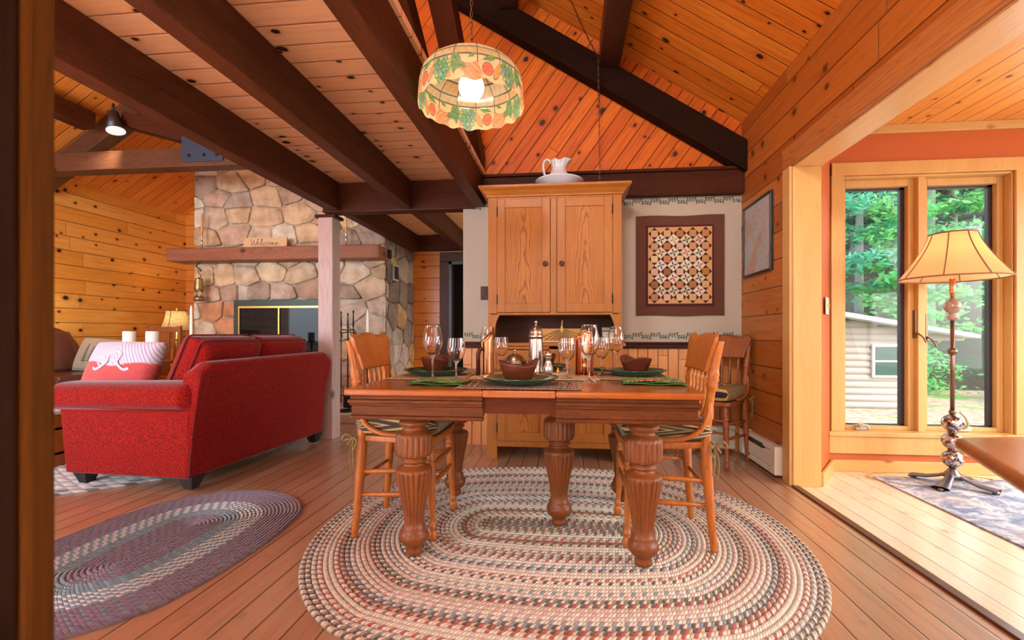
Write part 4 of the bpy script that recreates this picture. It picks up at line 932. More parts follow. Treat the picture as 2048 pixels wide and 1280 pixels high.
def bowl(label, x, y, rz_, sc=1.):
    g = G()
    def fo(a, b, inn=False):
        th = a*2*pi; wob = 1+.07*cos(2*th)
        hh = (.082 + .014*cos(2*th+.5) + .006*cos(3*th))*sc
        q = b; r = (.046+.037*q**.75)*sc - (.006 if inn else 0)*(1 if q > .02 else 1); z = (.006 if inn else 0)+(hh-(.006 if inn else 0))*q
        return (r*wob*cos(th), r*wob*sin(th), z)
    g.grid(56, 12, lambda a, b: fo(a, b), closed_u=True)
    g.grid(56, 12, lambda a, b: fo(a, 1-b, True), closed_u=True)
    n = len(g.v); m0 = 0
    # rim
    base2 = 56*13
    for i in range(56):
        j = (i+1) % 56; g.f.append([12*56+i, 12*56+j, base2+j, base2+i]); g.sm.append(True); g.c.append((1, 1, 1)); g.mi.append(0)
    g.f.append([k for k in range(56)][::-1]); g.sm.append(False); g.c.append((1, 1, 1)); g.mi.append(0)
    g.f.append([base2+12*56+k for k in range(56)]); g.sm.append(False); g.c.append((1, 1, 1)); g.mi.append(0)
    o = g.build('salad_bowl', m['walnut'], loc=(x, y, TT+.0135)); o.rotation_euler.z = rz_
    return tag(o, label, 'bowl', 'carved wooden bowls')
bowl('reddish wooden bowl with wavy rim on the nearest green plate', -.212, 1.995, .5)
bowl('reddish wooden bowl on the green plate at the left end', -.695, 2.39, 1.6, .95)
bowl('dark brown wooden bowl on the green plate at the right end', .35, 2.46, 2.4, .95)
bowl('wooden bowl on the farthest plate, behind the pewter shaker', -.145, 2.775, .9, .9)
big = [(.036, 0), (.036, .0015), (.020, .004), (.006, .010), (.0042, .02), (.0042, .095), (.006, .108), (.018, .118), (.034, .135), (.045, .160), (.0475, .180), (.045, .205), (.038, .235), (.034, .258)]
sml = [(.032, 0), (.032, .0015), (.018, .004), (.006, .010), (.004, .018), (.004, .068), (.006, .080), (.018, .089), (.032, .105), (.041, .130), (.0425, .150), (.041, .170), (.038, .198)]
def wine(label, x, y, prof, kind):
    th_ = .0013
    rim = prof[-1]; inner = []
    stem_i = next(i for i, (r, z) in enumerate(prof) if z > .07 and r > .01)
    inner = [(r-th_, z+.001) for r, z in prof[stem_i:-1]] + [(rim[0]-th_, rim[1]-.002), (rim[0]-th_, rim[1]-.0004)]
    full = [(.001, 0)]+prof[:-1]+[(rim[0], rim[1]-.002), (rim[0], rim[1]-.0004), (rim[0]-th_*.5, rim[1])]+inner[::-1]+[(.0008, prof[stem_i-1][1]+.004)]
    g = G(); g.lathe(full, 40); return tag(g.build('wine_glass', m['glass'], loc=(x, y, TT+.004)), label, 'wine glass', kind)
for lb, x, y, p in (('tall clear wine glass at far left, in front of the left bowl', -.642, 2.165, big), ('short clear wine glass beside the tall one at the left', -.519, 2.13, sml),
    ('short clear wine glass in front of the right copper sconce', -.005, 2.275, sml), ('tall clear wine glass at the front, right of the short one', .095, 2.125, big),
    ('short clear wine glass standing between the two tall ones at the right', .180, 2.52, sml), ('tall clear wine glass furthest right, behind the others', .275, 2.71, big),
    ('short clear wine glass behind the left copper sconce', -.393, 2.735, sml), ('tall clear wine glass behind the left copper sconce, partly hidden', -.485, 2.80, big)):
    wine(lb, x, y, p, 'tall wine glasses' if p is big else 'short wine glasses')
# copper sconces
def sconce(label, x, y, rz_, candle):
    t = thing('candle_sconce', label, 'candle holder', (x, y, TT+.003), rz_)
    g = G(); R0 = .047
    def fn(a, b):
        th = -1.75+3.5*a; zt_ = .235-.055*(1-cos(th*.9)); return (R0*cos(th), R0*sin(th), zt_*b)
    g.grid(24, 12, fn); g.build('reflector', m['copper'], t, solid=.0015)
    g = G(); g.lathe([(.048, 0), (.049, .004), (.046, .006)], 32); g.build('base', m['copper'], t)
    if candle:
        g = G(); g.lathe([(.013, .006), (.013, .09)], 16, (-.004, 0, 0)); g.build('socket', m['copper'], t)
        g = G(); g.lathe([(.0135, .09), (.0135, .17), (.004, .176)], 16, (-.004, 0, 0)); g.build('candle', m['wax'], t)
    else:
        g = G(); g.tube([(-.035, 0, .006), (-.035, 0, .11), (-.028, 0, .135), (-.010, 0, .14), (0, 0, .13)], .011, 12); g.build('handle', m['walnut'], t)
    return t
sconce('copper arched candle sconce with a brown handle, standing at the left of the silver pieces', -.433, 2.40, R(20), False)
sconce('copper arched candle sconce holding a pale candle, at the right between the wine glasses', .085, 2.44, R(75), True)
t = thing('silver_shaker', 'tall silver tapered pourer with a finial on its domed lid', 'shaker', (-.176, 2.56, TT+.004))
g = G(); g.lathe([(.040, 0), (.044, .004), (.044, .012), (.040, .02), (.043, .05), (.041, .12), (.037, .185), (.036, .195)], 40); g.build('body', m['silver'], t)
g = G(); g.lathe([(.039, .195), (.040, .200), (.040, .208), (.037, .212), (.036, .225), (.031, .243), (.018, .256), (.005, .262), (.004, .270), (.008, .276), (.010, .281), (.005, .287), (.002, .295)], 40); g.build('lid', m['silver'], t)
t = thing('silver_dish', 'low round silver covered dish behind the nearest bowl', 'dish', (-.30, 2.62, TT+.004))
g = G(); g.lathe([(.035, 0), (.03, .01), (.05, .03), (.062, .05), (.066, .056), (.062, .058)], 40); g.build('bowl', m['silver'], t)
g = G(); g.lathe([(.066, .058), (.065, .064), (.058, .072), (.045, .090), (.025, .102), (.008, .106), (.005, .112), (.010, .118), (.008, .126), (.002, .132)], 40); g.build('lid', m['silver'], t)
t = thing('salt_shaker', 'small waisted pewter shaker right of the tall silver pourer', 'shaker', (-.105, 2.50, TT+.004))
g = G(); g.lathe([(.024, 0), (.027, .01), (.027, .035), (.019, .055), (.016, .07), (.018, .085), (.021, .088), (.021, .092)], 28); g.build('body', m['silver'], t)
g = G(); g.lathe([(.021, .092), (.021, .105), (.018, .118), (.008, .126), (.002, .128)], 28); g.build('cap', m['silver'], t)
t = thing('brass_bell', 'tiny brass bell on a small saucer right of the pewter shaker', 'bell', (-.055, 2.52, TT+.004))
g = G(); g.lathe([(.038, 0), (.045, .004), (.043, .006), (.01, .003)], 28); g.build('saucer', m['cream_metal'], t)
g = G(); g.lathe([(.014, .006), (.010, .018), (.005, .028), (.003, .034)], 18); g.tube([(-.010, 0, .034), (.012, 0, .028)], .0015, 5); g.build('bell', m['brass'], t)
def fork(label, x, y, a):
    g = G(); g.tube(crom([(0, -.095, .004), (0, -.04, .005), (0, .03, .012), (0, .05, .010)], 5), [.005]*6+[.003]*9+[.004], 8, flat=.35)
    g.tube(crom([(0, .045, .010), (0, .06, .006), (0, .07, .006)], 4), [.004, .006, .008, .010, .011, .011, .011, .011, .010], 8, flat=.15)
    for k in range(4): x_ = -.008+k*.0053; g.tube(crom([(x_, .068, .006), (x_*1.05, .085, .008), (x_, .11, .014)], 4), [.0015]*8+[.0006], 6)
    o = g.build('fork', m['silver'], loc=(x, y, TT+.0055)); o.rotation_euler.z = a; return tag(o, label, 'fork')
fork('silver fork nearest the sconce, tines up, left of the front plate', -.408, 1.95, .1); fork('silver fork beside it, touching the front plate', -.378, 1.945, .05)
def spoon(label, x, y, a, s=1.):
    g = G(); g.tube(crom([(0, -.095*s, .004), (0, -.04*s, .005), (0, .03*s, .011), (0, .05*s, .008)], 5), [.005*s]*6+[.0028*s]*9+[.004*s], 8, flat=.35)
    g.grid(16, 6, lambda u, v: (.016*s*v*cos(u*2*pi), .066*s+.024*s*v*sin(u*2*pi), .003+.007*v*v), closed_u=True)
    o = g.build('spoon', m['silver'], loc=(x, y, TT+.0055), solid=.0008); o.rotation_euler.z = a; return tag(o, label, 'spoon')
spoon('larger silver spoon lying bowl-up right of the front plate', -.005, 1.92, -.1, 1.05); spoon('smaller silver spoon between the front plate and the larger spoon', -.038, 1.915, .0, .9)
g = G(); g.tube(crom([(0, -.11, .004), (0, -.02, .005), (0, 0, .005)], 5), [.005]*11, 8, flat=.4); g.prism([(-.006, 0), (.006, 0), (.0075, .07), (.004, .11), (-.005, .105)], lambda u, v, d: (u, v, d), .003, .0045)
o = g.build('table_knife', m['silver'], loc=(-.60, 2.20, TT+.006)); o.rotation_euler.z = -.9; tag(o, 'silver knife lying across the left placemat', 'knife')
# napkins
def napkin(label, x, y, a, w, d, stripe, open_=0):
    t = thing('napkin', label, 'napkin', (x, y, TT+.001), a)
    g = G(); gr = ['4f7a3a', '3c6a30', '5f8848', '466f38']; rq = random.Random(len(label))
    def colf(u, v):
        if stripe and (.0 < v < .17 if stripe == 1 else u > .80 and v > .62): return K(rq.choice(['b03a2a', 'd98a2a', '5a2a5a', 'c9b05a', '8a2a3a', '3f6a3a']))
        r3 = random.Random(int(u*17)*31+int(v*9)*7+3); return K(r3.choice(gr+['7d9a50', 'a8a060', '6f8a3c', '8a5a3a']))
    for L_ in range(3):
        z = .004+.006*L_
        def fn(u, v, z=z, L_=L_): 
            e = 1-(1-min(1, 8*min(u, 1-u)))**2*.4
            return ((u-.5)*w*(1-.02*L_), (v-.5)*d*(1-.03*L_)+.004*sin(u*6+L_), z*e+.0025*sin(u*9+L_*2)*sin(v*5+1)+.001)
        if L_ < 2: g.grid(40, 16, fn, col=lambda u, v: K(gr[1]))
        else: g.grid(60, 26, fn, col=colf)
    g.build('folded_cloth', vcol('napkin_cloth'+label[:6], .95, bumps=.5, bscale=260, var=.3, vs=60), t, solid=.003)
    return t
napkin('green folded napkin with a small bright corner, left of the front plate', -.555, 2.00, -.10, .25, .16, 2)
napkin('green folded napkin with a red and orange striped edge, front of the right plate', .372, 2.10, -.06, .27, .15, 1)
napkin('green and red napkin glimpsed behind the glasses near the far side', .165, 2.80, .1, .16, .10, 1)

# ------------------------------------------------------------------ stained glass pendant
LX, LY, LZ, LR = -.462, 2.20, 2.075, .252
pl = thing('pendant_lamp', 'large stained glass fruit-pattern dome lamp hanging over the table', 'lamp', (LX, LY, LZ))
NA, NB = 640, 130; rl = random.Random(4)
lead = K('1a1210')
def dome(b):   # b 0 rim .. 1 top
    if b < .40: return (LR*(1-.03*(b/.40)**2), .105*b/.40)
    a = (b-.40)/.60*pi/2*.93; return (LR*.97*cos(a)**.9, .105+.125*sin(a))
period = 2*pi/5; W_ = period*LR; BH = .105
grapes = [(.150+.0215*(k-(w-1)/2)+.003*(r_ % 2), .098-.0175*r_) for r_, w in enumerate((3, 4, 5, 4, 3, 2)) for k in range(w)]
def petal(u, v, cx_, cy_, a, l, w):
    dx, dy = (u-cx_), (v-cy_); x = dx*cos(a)+dy*sin(a); y = -dx*sin(a)+dy*cos(a); q = (x/l)
    if abs(q) >= 1: return None
    h_ = w*(1-q*q)*(1+.25*q); d = abs(y)/h_
    return (1-d, x, y) if d < 1 else None
def glasscol(a, b):
    th = a*2*pi; npan = 15; pa = (a*npan) % 1; pid = int(a*npan)
    U = ((th/period) % 1)*W_; V_ = b/.40*BH
    def lf(cx_, cy_, an, l, w, c):
        p = petal(U, V_, cx_, cy_, an, l, w)
        if not p: return None
        if p[0] < .13 or abs(p[2]) < .0015 or abs((p[1]-abs(p[2])*1.2) % .018) < .0012: return lead
        return K(c)
    if V_ < .125:
        for args in ((.055, .098, .35, .036, .013, '5aa53a'), (.222, .085, 2.0, .036, .020, '2f9a48'), (.232, .060, 2.7, .040, .020, '2a8a40'), (.214, .055, 1.5, .034, .017, '35a050'), (.290, .100, .5, .02, .008, '5aa53a')):
            c = lf(*args)
            if c: return c
        d = math.hypot((U-.045)/.026, (V_-.048)/.031)
        if d < 1: return lead if d > .90 else K('ee5226')
        x = U-.092-(V_-.05)*.35; hw_ = .019 if V_ < .045 else max(.004, .019-(V_-.045)*.33)
        d = math.hypot(x/hw_, (V_-.058)/.046)
        if d < 1: return lead if d > .90 else K('cf8f20')
        best = min(((math.hypot(U-gu, V_-gv), i) for i, (gu, gv) in enumerate(grapes)))
        if best[0] < .0112: return lead if best[0] > .0088 else K(['20a850', '3a9a78', '9ac63c', '28a862', '62b8b0'][best[1]*7 % 5])
        d = math.hypot((U-.185)/.014, (V_-.022)/.014)
        if d < 1: return lead if d > .88 else K('e0906a')
    if b > .40:
        ri = sum(1 for r in (.55, .72, .87) if b > r)
        if min(pa, 1-pa)*2*pi/npan*dome(b)[0] < .0026: return lead
        for r in (.42, .55, .72, .87):
            if abs(b-r) < .0105: return lead
        rr_ = random.Random(pid*7+ri); base = K(rr_.choice(['d8c090', 'dccfae', 'cfae70', 'e4dac0', 'd6c49c'])); q = .5+.5*sin(th*40+b*30+pid)
        return tuple(x*(.86+.14*q) for x in base)
    if V_ > .075+.012*sin(U*40): return lead if min(pa, 1-pa)*W_*5/npan < .0016 or abs(V_-.075-.012*sin(U*40)) < .0014 else K('e8cf9c')
    if not (U > .246+.012*sin(V_*95) or U < .012+.008*sin(V_*70)): return K('e8c890')
    q = (U*42+V_*55+.4*sin(V_*60)) % 1
    if q < .09: return lead
    return K('ec9a50') if int(U*42+V_*55) % 2 else K('e8865a')
g = G(); scal = lambda th: .006*abs(sin(th*6/1.0+.4))+.005*sin(th*18)
def dfn(a, b):
    r, z = dome(b); th = a*2*pi; k = 15; f_ = cos(pi/k)/cos(((th) % (2*pi/k))-pi/k) if b > .40 else 1
    return (r*(1*.6+.4*f_)*cos(th), r*(.6+.4*f_)*sin(th), z-(max(0, 1-b/.12))*scal(th))
g.grid(NA, NB, dfn, closed_u=True, col=glasscol)
nt = NT('stained_glass'); a = nt.n('VertexColor', layer_name='Col'); P = nt.n('TexCoord', out=3)
str_ = nt.noise(nt.V('MULTIPLY', P, (8, 8, 40)), 2, 3)
ac = nt.mix(1., nt.mix(nt.M('MULTIPLY', str_, .3), a, (1, .95, .85)), (.62, .62, .62), 'MULTIPLY')
tr = nt.n('BsdfTranslucent', {'Color': ac}); df = nt.n('BsdfDiffuse', {'Color': ac}); gl = nt.n('BsdfGlossy', {'Color': (1, 1, 1), 'Roughness': .15})
mx = nt.n('MixShader', {0: .38, 1: df, 2: tr}); mx = nt.n('MixShader', {0: .05, 1: mx, 2: gl}); nt.t.links.new(mx, nt.o.inputs[0])
g.build('glass_shade', nt.m, pl)
g = G(); g.lathe([(.052, .225), (.05, .243), (.02, .250), (.012, .262), (.003, .27)], 24); g.build('crown_cap', m['bronze'], pl)
g = G(); g.lathe([(.015, .235), (.02, .20), (.02, .16)], 16); g.build('socket', m['brass'], pl)
g = G(); g.lathe([(.002, .030)]+[(.062*sin(pi*k/20), .092-.062*cos(pi*k/20)) for k in range(1, 19)]+[(.02, .158)], 32); g.build('bulb', emis('frosted_bulb', (1, .96, .88), 1.3), pl)
l = bpy.data.lights.new('pendant_glow', 'POINT'); l.energy = 9; l.color = (1, .74, .46); l.shadow_soft_size = .07; lo = bpy.data.objects.new('pendant_glow', l); C.objects.link(lo); lo.location = (LX, LY, LZ+.015)
def chain_links(g, a, b, sag=0., ln=.034, r=.0022, w=.010):
    a = Vector(a); b = Vector(b); n = max(2, int((b-a).length/(ln*.78))); pts = []
    for i in range(n+1): t_ = i/n; p = a.lerp(b, t_); p.z -= sag*4*t_*(1-t_); pts.append(p)
    for i in range(n):
        c = (pts[i]+pts[i+1])/2; d = (pts[i+1]-pts[i]).normalized(); x = d.cross(Vector((0, 0, 1)) if abs(d.z) < .9 else Vector((1, 0, 0))).normalized(); y = d.cross(x)
        s = x if i % 2 else y; g.tube([c+d*(ln/2)*cos(k*pi/4)+s*(w/2+.001)*sin(k*pi/4) for k in range(8)], r, 5, closed=True)
zc_ = zr(LX)
g = G(); g.T = Matrix.Translation((-LX, -LY, -LZ)); chain_links(g, (LX, LY, LZ+.27), (LX, LY, zc_-.01)); g.build('chain', m['bronze'], pl)
g = G(); chain_links(g, (0, 0, 0), (.25-LX, 3.905-LY, 3.27-zc_+.02), .14); chain_links(g, (.25-LX, 3.905-LY, 3.27-zc_), (.265-LX, 3.92-LY, 2.20-zc_)); g.tube([(.25-LX, 3.905-LY, 3.27-zc_), (.265-LX, 3.92-LY, 2.20-zc_)], .0018, 5)
t = thing('swag_chain', 'thin bronze chain swagged from the lamp to the rafter and hanging down behind the hutch', 'chain', (LX, LY, zc_-.015)); g.build('links', m['bronze'], t)
g = G(); g.tube([(.25-LX, 3.93-LY, 3.30-zc_), (.25-LX, 3.905-LY, 3.29-zc_), (.25-LX, 3.90-LY, 3.27-zc_)], .004); g.build('hook', m['bronze'], t)

# ------------------------------------------------------------------ fireplace
FY, FX0, FX1 = 5.40, -4.68, -2.19
fp = thing('stone_fireplace', 'large fieldstone fireplace and chimney with timber mantel in the living room', 'fireplace', (-3.43, FY, 0))
def FT(g): g.T = Matrix.Translation((3.43, -FY, 0)); return g
stc = ['cdb393', 'd6bd98', 'c4a27c', 'd2b088', 'b89f8a', 'b3937a', 'c7a489', 'd8c4a6', 'bda98f', 'cf9c76', 'a8927e', 'c98a5e', 'c4ae98', 'd9c8ae']
def stones(g, W_, H_, cw, chh, fn, seed, skip=None, cols=stc, depth=.042):
    rs = random.Random(seed); nx = max(1, int(round(W_/cw))); nz = int(round(H_/chh)); S = {}
    for j in range(-1, nz+1):
        off = rs.uniform(-.5, .5)
        for i in range(-1, nx+2):
            S[(i, j)] = ((i+.5+off*.9+rs.uniform(-.32, .32))*W_/nx, (j+.5+rs.uniform(-.30, .30))*H_/nz)
    ax = 1/cw; az = 1/chh
    for (i, j), (sx, sz) in S.items():
        P_ = [(0, 0), (W_, 0), (W_, H_), (0, H_)]
        P_ = [(sx-cw*1.6, sz-chh*1.6), (sx+cw*1.6, sz-chh*1.6), (sx+cw*1.6, sz+chh*1.6), (sx-cw*1.6, sz+chh*1.6)]
        planes = []
        for di in range(-3, 4):
            for dj in range(-2, 3):
                if (di, dj) != (0, 0) and (i+di, j+dj) in S:
                    tx, tz = S[(i+di, j+dj)]; nx_, nz_ = (tx-sx)*ax*ax, (tz-sz)*az*az; c_ = nx_*(tx+sx)/2+nz_*(tz+sz)/2; planes.append((nx_, nz_, c_))
        planes += [(-1, 0, 0), (1, 0, W_), (0, -1, 0), (0, 1, H_)]
        if skip: planes += skip(sx, sz)
        for a, b, c_ in planes:
            Q = []; n = len(P_)
            for k in range(n):
                p, q_ = P_[k], P_[(k+1) % n]; dp = a*p[0]+b*p[1]-c_; dq = a*q_[0]+b*q_[1]-c_
                if dp <= 0: Q.append(p)
                if dp*dq < 0: t_ = dp/(dp-dq); Q.append((p[0]+(q_[0]-p[0])*t_, p[1]+(q_[1]-p[1])*t_))
            P_ = Q
            if len(P_) < 3: break
        if len(P_) < 3: continue
        cx_ = sum(p[0] for p in P_)/len(P_); cz_ = sum(p[1] for p in P_)/len(P_)
        ex = max(abs(p[0]-cx_) for p in P_); ez = max(abs(p[1]-cz_) for p in P_)
        if ex < .03 or ez < .025: continue
        gap = .006
        Q = P_
        for _ in range(2):
            Q2 = []; n = len(Q)
            for k in range(n):
                p, q_ = Q[k], Q[(k+1) % n]; Q2 += [(p[0]*.9+q_[0]*.1, p[1]*.9+q_[1]*.1), (p[0]*.1+q_[0]*.9, p[1]*.1+q_[1]*.9)]
            Q = Q2
        n = len(Q); col = K(rs.choice(cols)); d0 = depth*rs.uniform(.65, 1.15); tx, tz = rs.uniform(-.08, .08), rs.uniform(-.08, .08); v = []
        rr_ = [rs.uniform(-.015, .015) for _ in range(n)]
        for sc_, dd in ((0, 0), (.15, .75), (1.2, .97), (2.6, 1.0)):
            for k, p in enumerate(Q):
                dx, dz = p[0]-cx_, p[1]-cz_; L_ = math.hypot(dx, dz); sh = max(.1, 1-(gap*(1+sc_*.9))/L_+rr_[k]) if sc_ < 2 else max(.1, .62+rr_[k]*4)
                x, z = cx_+dx*sh, cz_+dz*sh; v.append(fn(x, z, d0*dd+(dx*tx+dz*tz)*dd*.5+(rs.uniform(-.004, .004) if dd > .9 else 0)))
        v.append(fn(cx_, cz_, d0*1.0+rs.uniform(-.004, .006)))
        f = []
        for a in range(3):
            for k in range(n): f.append((a*n+k, a*n+(k+1) % n, (a+1)*n+(k+1) % n, (a+1)*n+k))
        for k in range(n): f.append((3*n+k, 3*n+(k+1) % n, 4*n))
        g.add(v, f, True, col)
mort = K('c4b6a2')
HT = zr(-4.68)+.5
g = FT(G()); fx0, fx1, fz1 = 4.68-4.10, 4.68-2.95, 1.40  # firebox in wall coordinates
w_ = FX1-FX0; cy0 = FY+.030
ox0, ox1 = FX0+fx0, FX0+fx1
for (a, b, z0, z1) in ((FX0+.03, ox0, 0, HT), (ox1, FX1-.03, 0, HT), (ox0, ox1, fz1, HT), (ox0, ox1, 0, .36)): g.box(a, b, cy0, YE, z0, z1, col=mort)
def skipf(sx, sz):
    # keep stones out of the firebox opening
    if fx0-.25 < sx < fx1+.25 and .3 < sz < fz1+.2:
        o = [(fx0-sx, (-1, 0, -fx1)), ]
        cand = [(abs(sx-fx0) if sx < (fx0+fx1)/2 else 9, (1, 0, fx0)), (abs(sx-fx1) if sx >= (fx0+fx1)/2 else 9, (-1, 0, -fx1)), (abs(sz-fz1), (0, -1, -fz1)), (abs(sz-.36), (0, 1, .36))]
        return [min(cand)[1]]
    if fz1-.01 > sz > .37 and sx <= fx0: return [(1, 0, fx0)]
    return []
stones(g, w_, HT, .36, .235, lambda u, z, d: (FX0+u, cy0-d, z), 21, skipf)
stones(g, YE-FY-.05, HT, .30, .28, lambda u, z, d: (FX1-.035+d, YE-.001-u, z), 8, cols=['a08a76', '8d7562', 'a89080', '7d6656', 'a8834f', '6d5646', '95806e'])  # right face gets darker stones: its shade is put into the colour
stones(g, YE-FY-.05, HT, .30, .28, lambda u, z, d: (FX0+.035-d, FY+.05+u, z), 5)
g.build('stonework', vcol('fieldstone', .85, bumps=1., bscale=17, var=.8, bdist=.03, vs=6), fp)
g = FT(G()); g.box(-4.84, FX1+.02, FY-.24, FY+.06, 1.86, 2.015); g.build('mantel', m['mantel'], fp, bevel=.012)
g = FT(G()); g.box(-4.55, FX1+.05, FY-.55, FY+.0, 0, .10, col=mort)
g.build('hearth', vcol('hearth_stone', .85, bumps=.5), fp, bevel=.01)
g = FT(G()); g.box(ox0-.02, ox1+.02, cy0+.35, cy0+.37, .3, fz1+.1); g.box(ox0-.02, ox0, cy0, cy0+.35, .3, fz1); g.box(ox1, ox1+.02, cy0, cy0+.35, .3, fz1); g.box(ox0, ox1, cy0, cy0+.35, .34, .36); g.build('firebox', m['black'], fp)
g = FT(G()); yy = cy0-.06
g.box(ox0-.02, ox1+.02, yy, yy+.03, fz1-.075, fz1+.0); g.box(ox0-.02, ox0+.04, yy, yy+.03, .36, fz1-.07); g.box(ox1-.04, ox1+.02, yy, yy+.03, .36, fz1-.07); g.box(ox0, ox1, yy, yy+.03, .36, .42); g.build('door_surround', simple('green_black_steel', (.03, .05, .035), .35, .3), fp)
g = FT(G()); yy -= .008
for a, b, c_, d in ((ox0+.045, ox1-.045, fz1-.10, fz1-.078), (ox0+.045, ox0+.06, .42, fz1-.10), (ox1-.06, ox1-.045, .42, fz1-.10)): g.box(a, b, yy, yy+.012, c_, d)
g.box((ox0+ox1)/2-.008, (ox0+ox1)/2+.008, yy, yy+.012, .42, fz1-.10); g.build('brass_trim', m['brass'], fp)
g = FT(G()); g.box(ox0+.05, ox1-.05, yy+.014, yy+.02, .42, fz1-.09); nt = NT('smoked_glass'); nt.pri(Base_Color=(.004, .004, .005), Roughness=.04, Specular_IOR_Level=.25); g.build('glass_door', nt.m, fp)
g = FT(G()); g.box(FX1+.005, FX1+.045, FY+.02, FY+.10, 1.90, 2.0); g.build('vent', m['black'], fp)
t = thing('thermometer_box', 'small grey-framed dark plate on the shaded side of the chimney', 'plate', (FX1+.02, FY+.28, 1.75))
G().box(-.02, .015, -.09, .09, -.10, .10).build('frame', simple('grey_metal', (.35, .32, .30), .4), t, bevel=.004); G().box(.014, .018, -.07, .07, -.08, .08).build('face', m['black'], t)
# mantel things
def taper(label, x, y, z, wax, h=.34, hold=.17):
    t = thing('candlestick', label, 'candlestick', (x, y, z))
    g = G(); g.lathe([(.038, 0), (.040, .006), (.015, .014), (.008, .03), (.014, .05), (.007, .065), (.012, .085), (.014, .10), (.007, .115), (.009, .14), (.018, .155), (.016, hold)], 20); g.build('holder', m['silver'], t)
    g = G(); g.lathe([(.012, hold-.01), (.0125, hold+h*.5), (.010, hold+h-.01), (.003, hold+h)], 14); g.build('candle', wax, t); return t
taper('mantel candlestick with an amber taper at the left end', -4.47, FY-.12, 2.016, m['waxo'], .28, .16)
taper('mantel candlestick with an amber taper at the right, beyond the wooden post', -2.62, FY-.12, 2.016, m['waxo'], .28, .16)
t = thing('welcome_sign', 'light wooden board on the mantel reading Welcome', 'sign', (-3.62, FY-.16, 2.016)); t.rotation_euler = (R(-4), 0, R(2))
G().box(-.27, .27, 0, .02, 0, .125).build('board', wood('sign_wood', (.62, .38, .20), (.50, .28, .13), 'x', 1, .6), t, bevel=.003)
strokes = [[(0, .9), (.05, 1), (.10, .6), (.16, .1), (.22, .35), (.30, .85), (.34, .3), (.40, .05), (.50, .5), (.62, 1.05), (.55, .95)],
 [(.52, .28), (.62, .35), (.68, .48), (.62, .55), (.56, .35), (.60, .08), (.70, .08), (.80, .25)], [(.80, .25), (.90, .7), (.93, 1.05), (.88, 1.08), (.85, .7), (.85, .2), (.92, .06), (1.0, .2)],
 [(1.16, .45), (1.10, .55), (1.02, .40), (1.02, .12), (1.12, .06), (1.22, .2)], [(1.32, .52), (1.22, .40), (1.24, .12), (1.34, .06), (1.42, .25), (1.38, .48), (1.30, .50), (1.46, .45)],
 [(1.50, .45), (1.56, .5), (1.55, .06), (1.60, .35), (1.68, .52), (1.71, .40), (1.70, .06), (1.76, .36), (1.84, .52), (1.87, .4), (1.87, .12), (1.96, .12)],
 [(1.96, .18), (2.06, .35), (2.10, .5), (2.04, .55), (1.99, .3), (2.04, .08), (2.14, .08), (2.26, .3)]]
g = G()
for s in strokes:
    P_ = crom([(-.185+a*.162, -.002, .022+b*.078) for a, b in s], 6); g.tube(P_, [.0028+.0014*abs(sin(i*.5)) for i in range(len(P_))], 5, flat=.5)
g.build('lettering', m['black'], t)
t = thing('miners_lantern', 'brass miner lantern hanging on an iron hook below the mantel', 'lantern', (-4.475, FY-.16, 1.38))
g = G(); g.lathe([(.055, 0), (.055, .05), (.045, .055)], 20); g.lathe([(.048, .125), (.052, .13), (.050, .20), (.040, .265), (.042, .275), (.015, .285)], 20)
for k in range(5): a = k*2*pi/5; g.tube([(.042*cos(a), .042*sin(a), .05), (.042*cos(a), .042*sin(a), .13)], .004, 6)
g.build('body', simple('aged_brass', (.30, .20, .08), .4, .9), t); g = G(); g.lathe([(.034, .055), (.034, .125)], 20); g.build('chimney_glass', m['glass'], t)
g = G(); g.tube(crom([(0, 0, .28), (.03, 0, .31), (0, 0, .34), (-.01, 0, .37), (.02, 0, .39)], 5), .004, 6); g.build('bail', m['iron'], t)
t = thing('iron_hook', 'black iron hook under the left end of the mantel', 'hook', (-4.475, FY-.16, 1.76)); g = G(); g.tube(crom([(.03, 0, .098), (-.02, 0, .08), (-.035, 0, .04), (.01, 0, .015), (.03, 0, -.01), (.01, 0, -.015)], 6), .006, 6); g.build('hook', m['iron'], t)
t = thing('fireplace_tools', 'black iron fireplace tool set standing on the hearth beyond the post', 'fireplace tools', (-2.50, FY-.32, .101))
g = G(); g.lathe([(.12, 0), (.12, .015), (.02, .03)], 16); g.tube([(0, 0, 0), (0, 0, .95)], .008); 
for s in (-1, 1): g.tube(crom([(0, 0, .92), (s*.06, 0, .93), (s*.09, 0, .90), (s*.07, 0, .86), (s*.09, 0, .80), (s*.10, 0, .78)], 5), .006)
g.tube(crom([(-.11, 0, .88), (0, 0, .90), (.11, 0, .88)], 5), .006); g.build('stand', m['iron'], t)
for x, b, nm in ((-.07, 1.14, 'poker'), (.01, 1.12, 'shovel'), (.075, 1.15, 'tongs')):
    g = G(); g.tube([(x, -.02, .10), (x, -.02, b-.05)], .006); g.lathe([(.006, b-.20), (.012, b-.16), (.006, b-.04), (.012, b-.02), (.004, b)], 8, (x, -.02, 0))
    if nm == 'shovel': g.box(x-.05, x+.05, -.03, -.01, .04, .18)
    if nm == 'tongs': g.tube([(x+.02, -.02, .08), (x+.01, -.02, .9)], .005)
    g.build(nm, m['iron'], t)
t = thing('floor_candlestick', 'tall white taper in a dark stand before the right side of the hearth', 'candlestick', (-2.24, FY-.38, .101))
g = G(); g.lathe([(.09, 0), (.09, .01), (.015, .03), (.010, .75), (.03, .78), (.02, .80)], 16); g.build('stand', m['iron'], t)
g = G(); g.lathe([(.014, .80), (.014, 1.0), (.011, 1.12), (.003, 1.165)], 14); g.build('candle', m['white'], t)
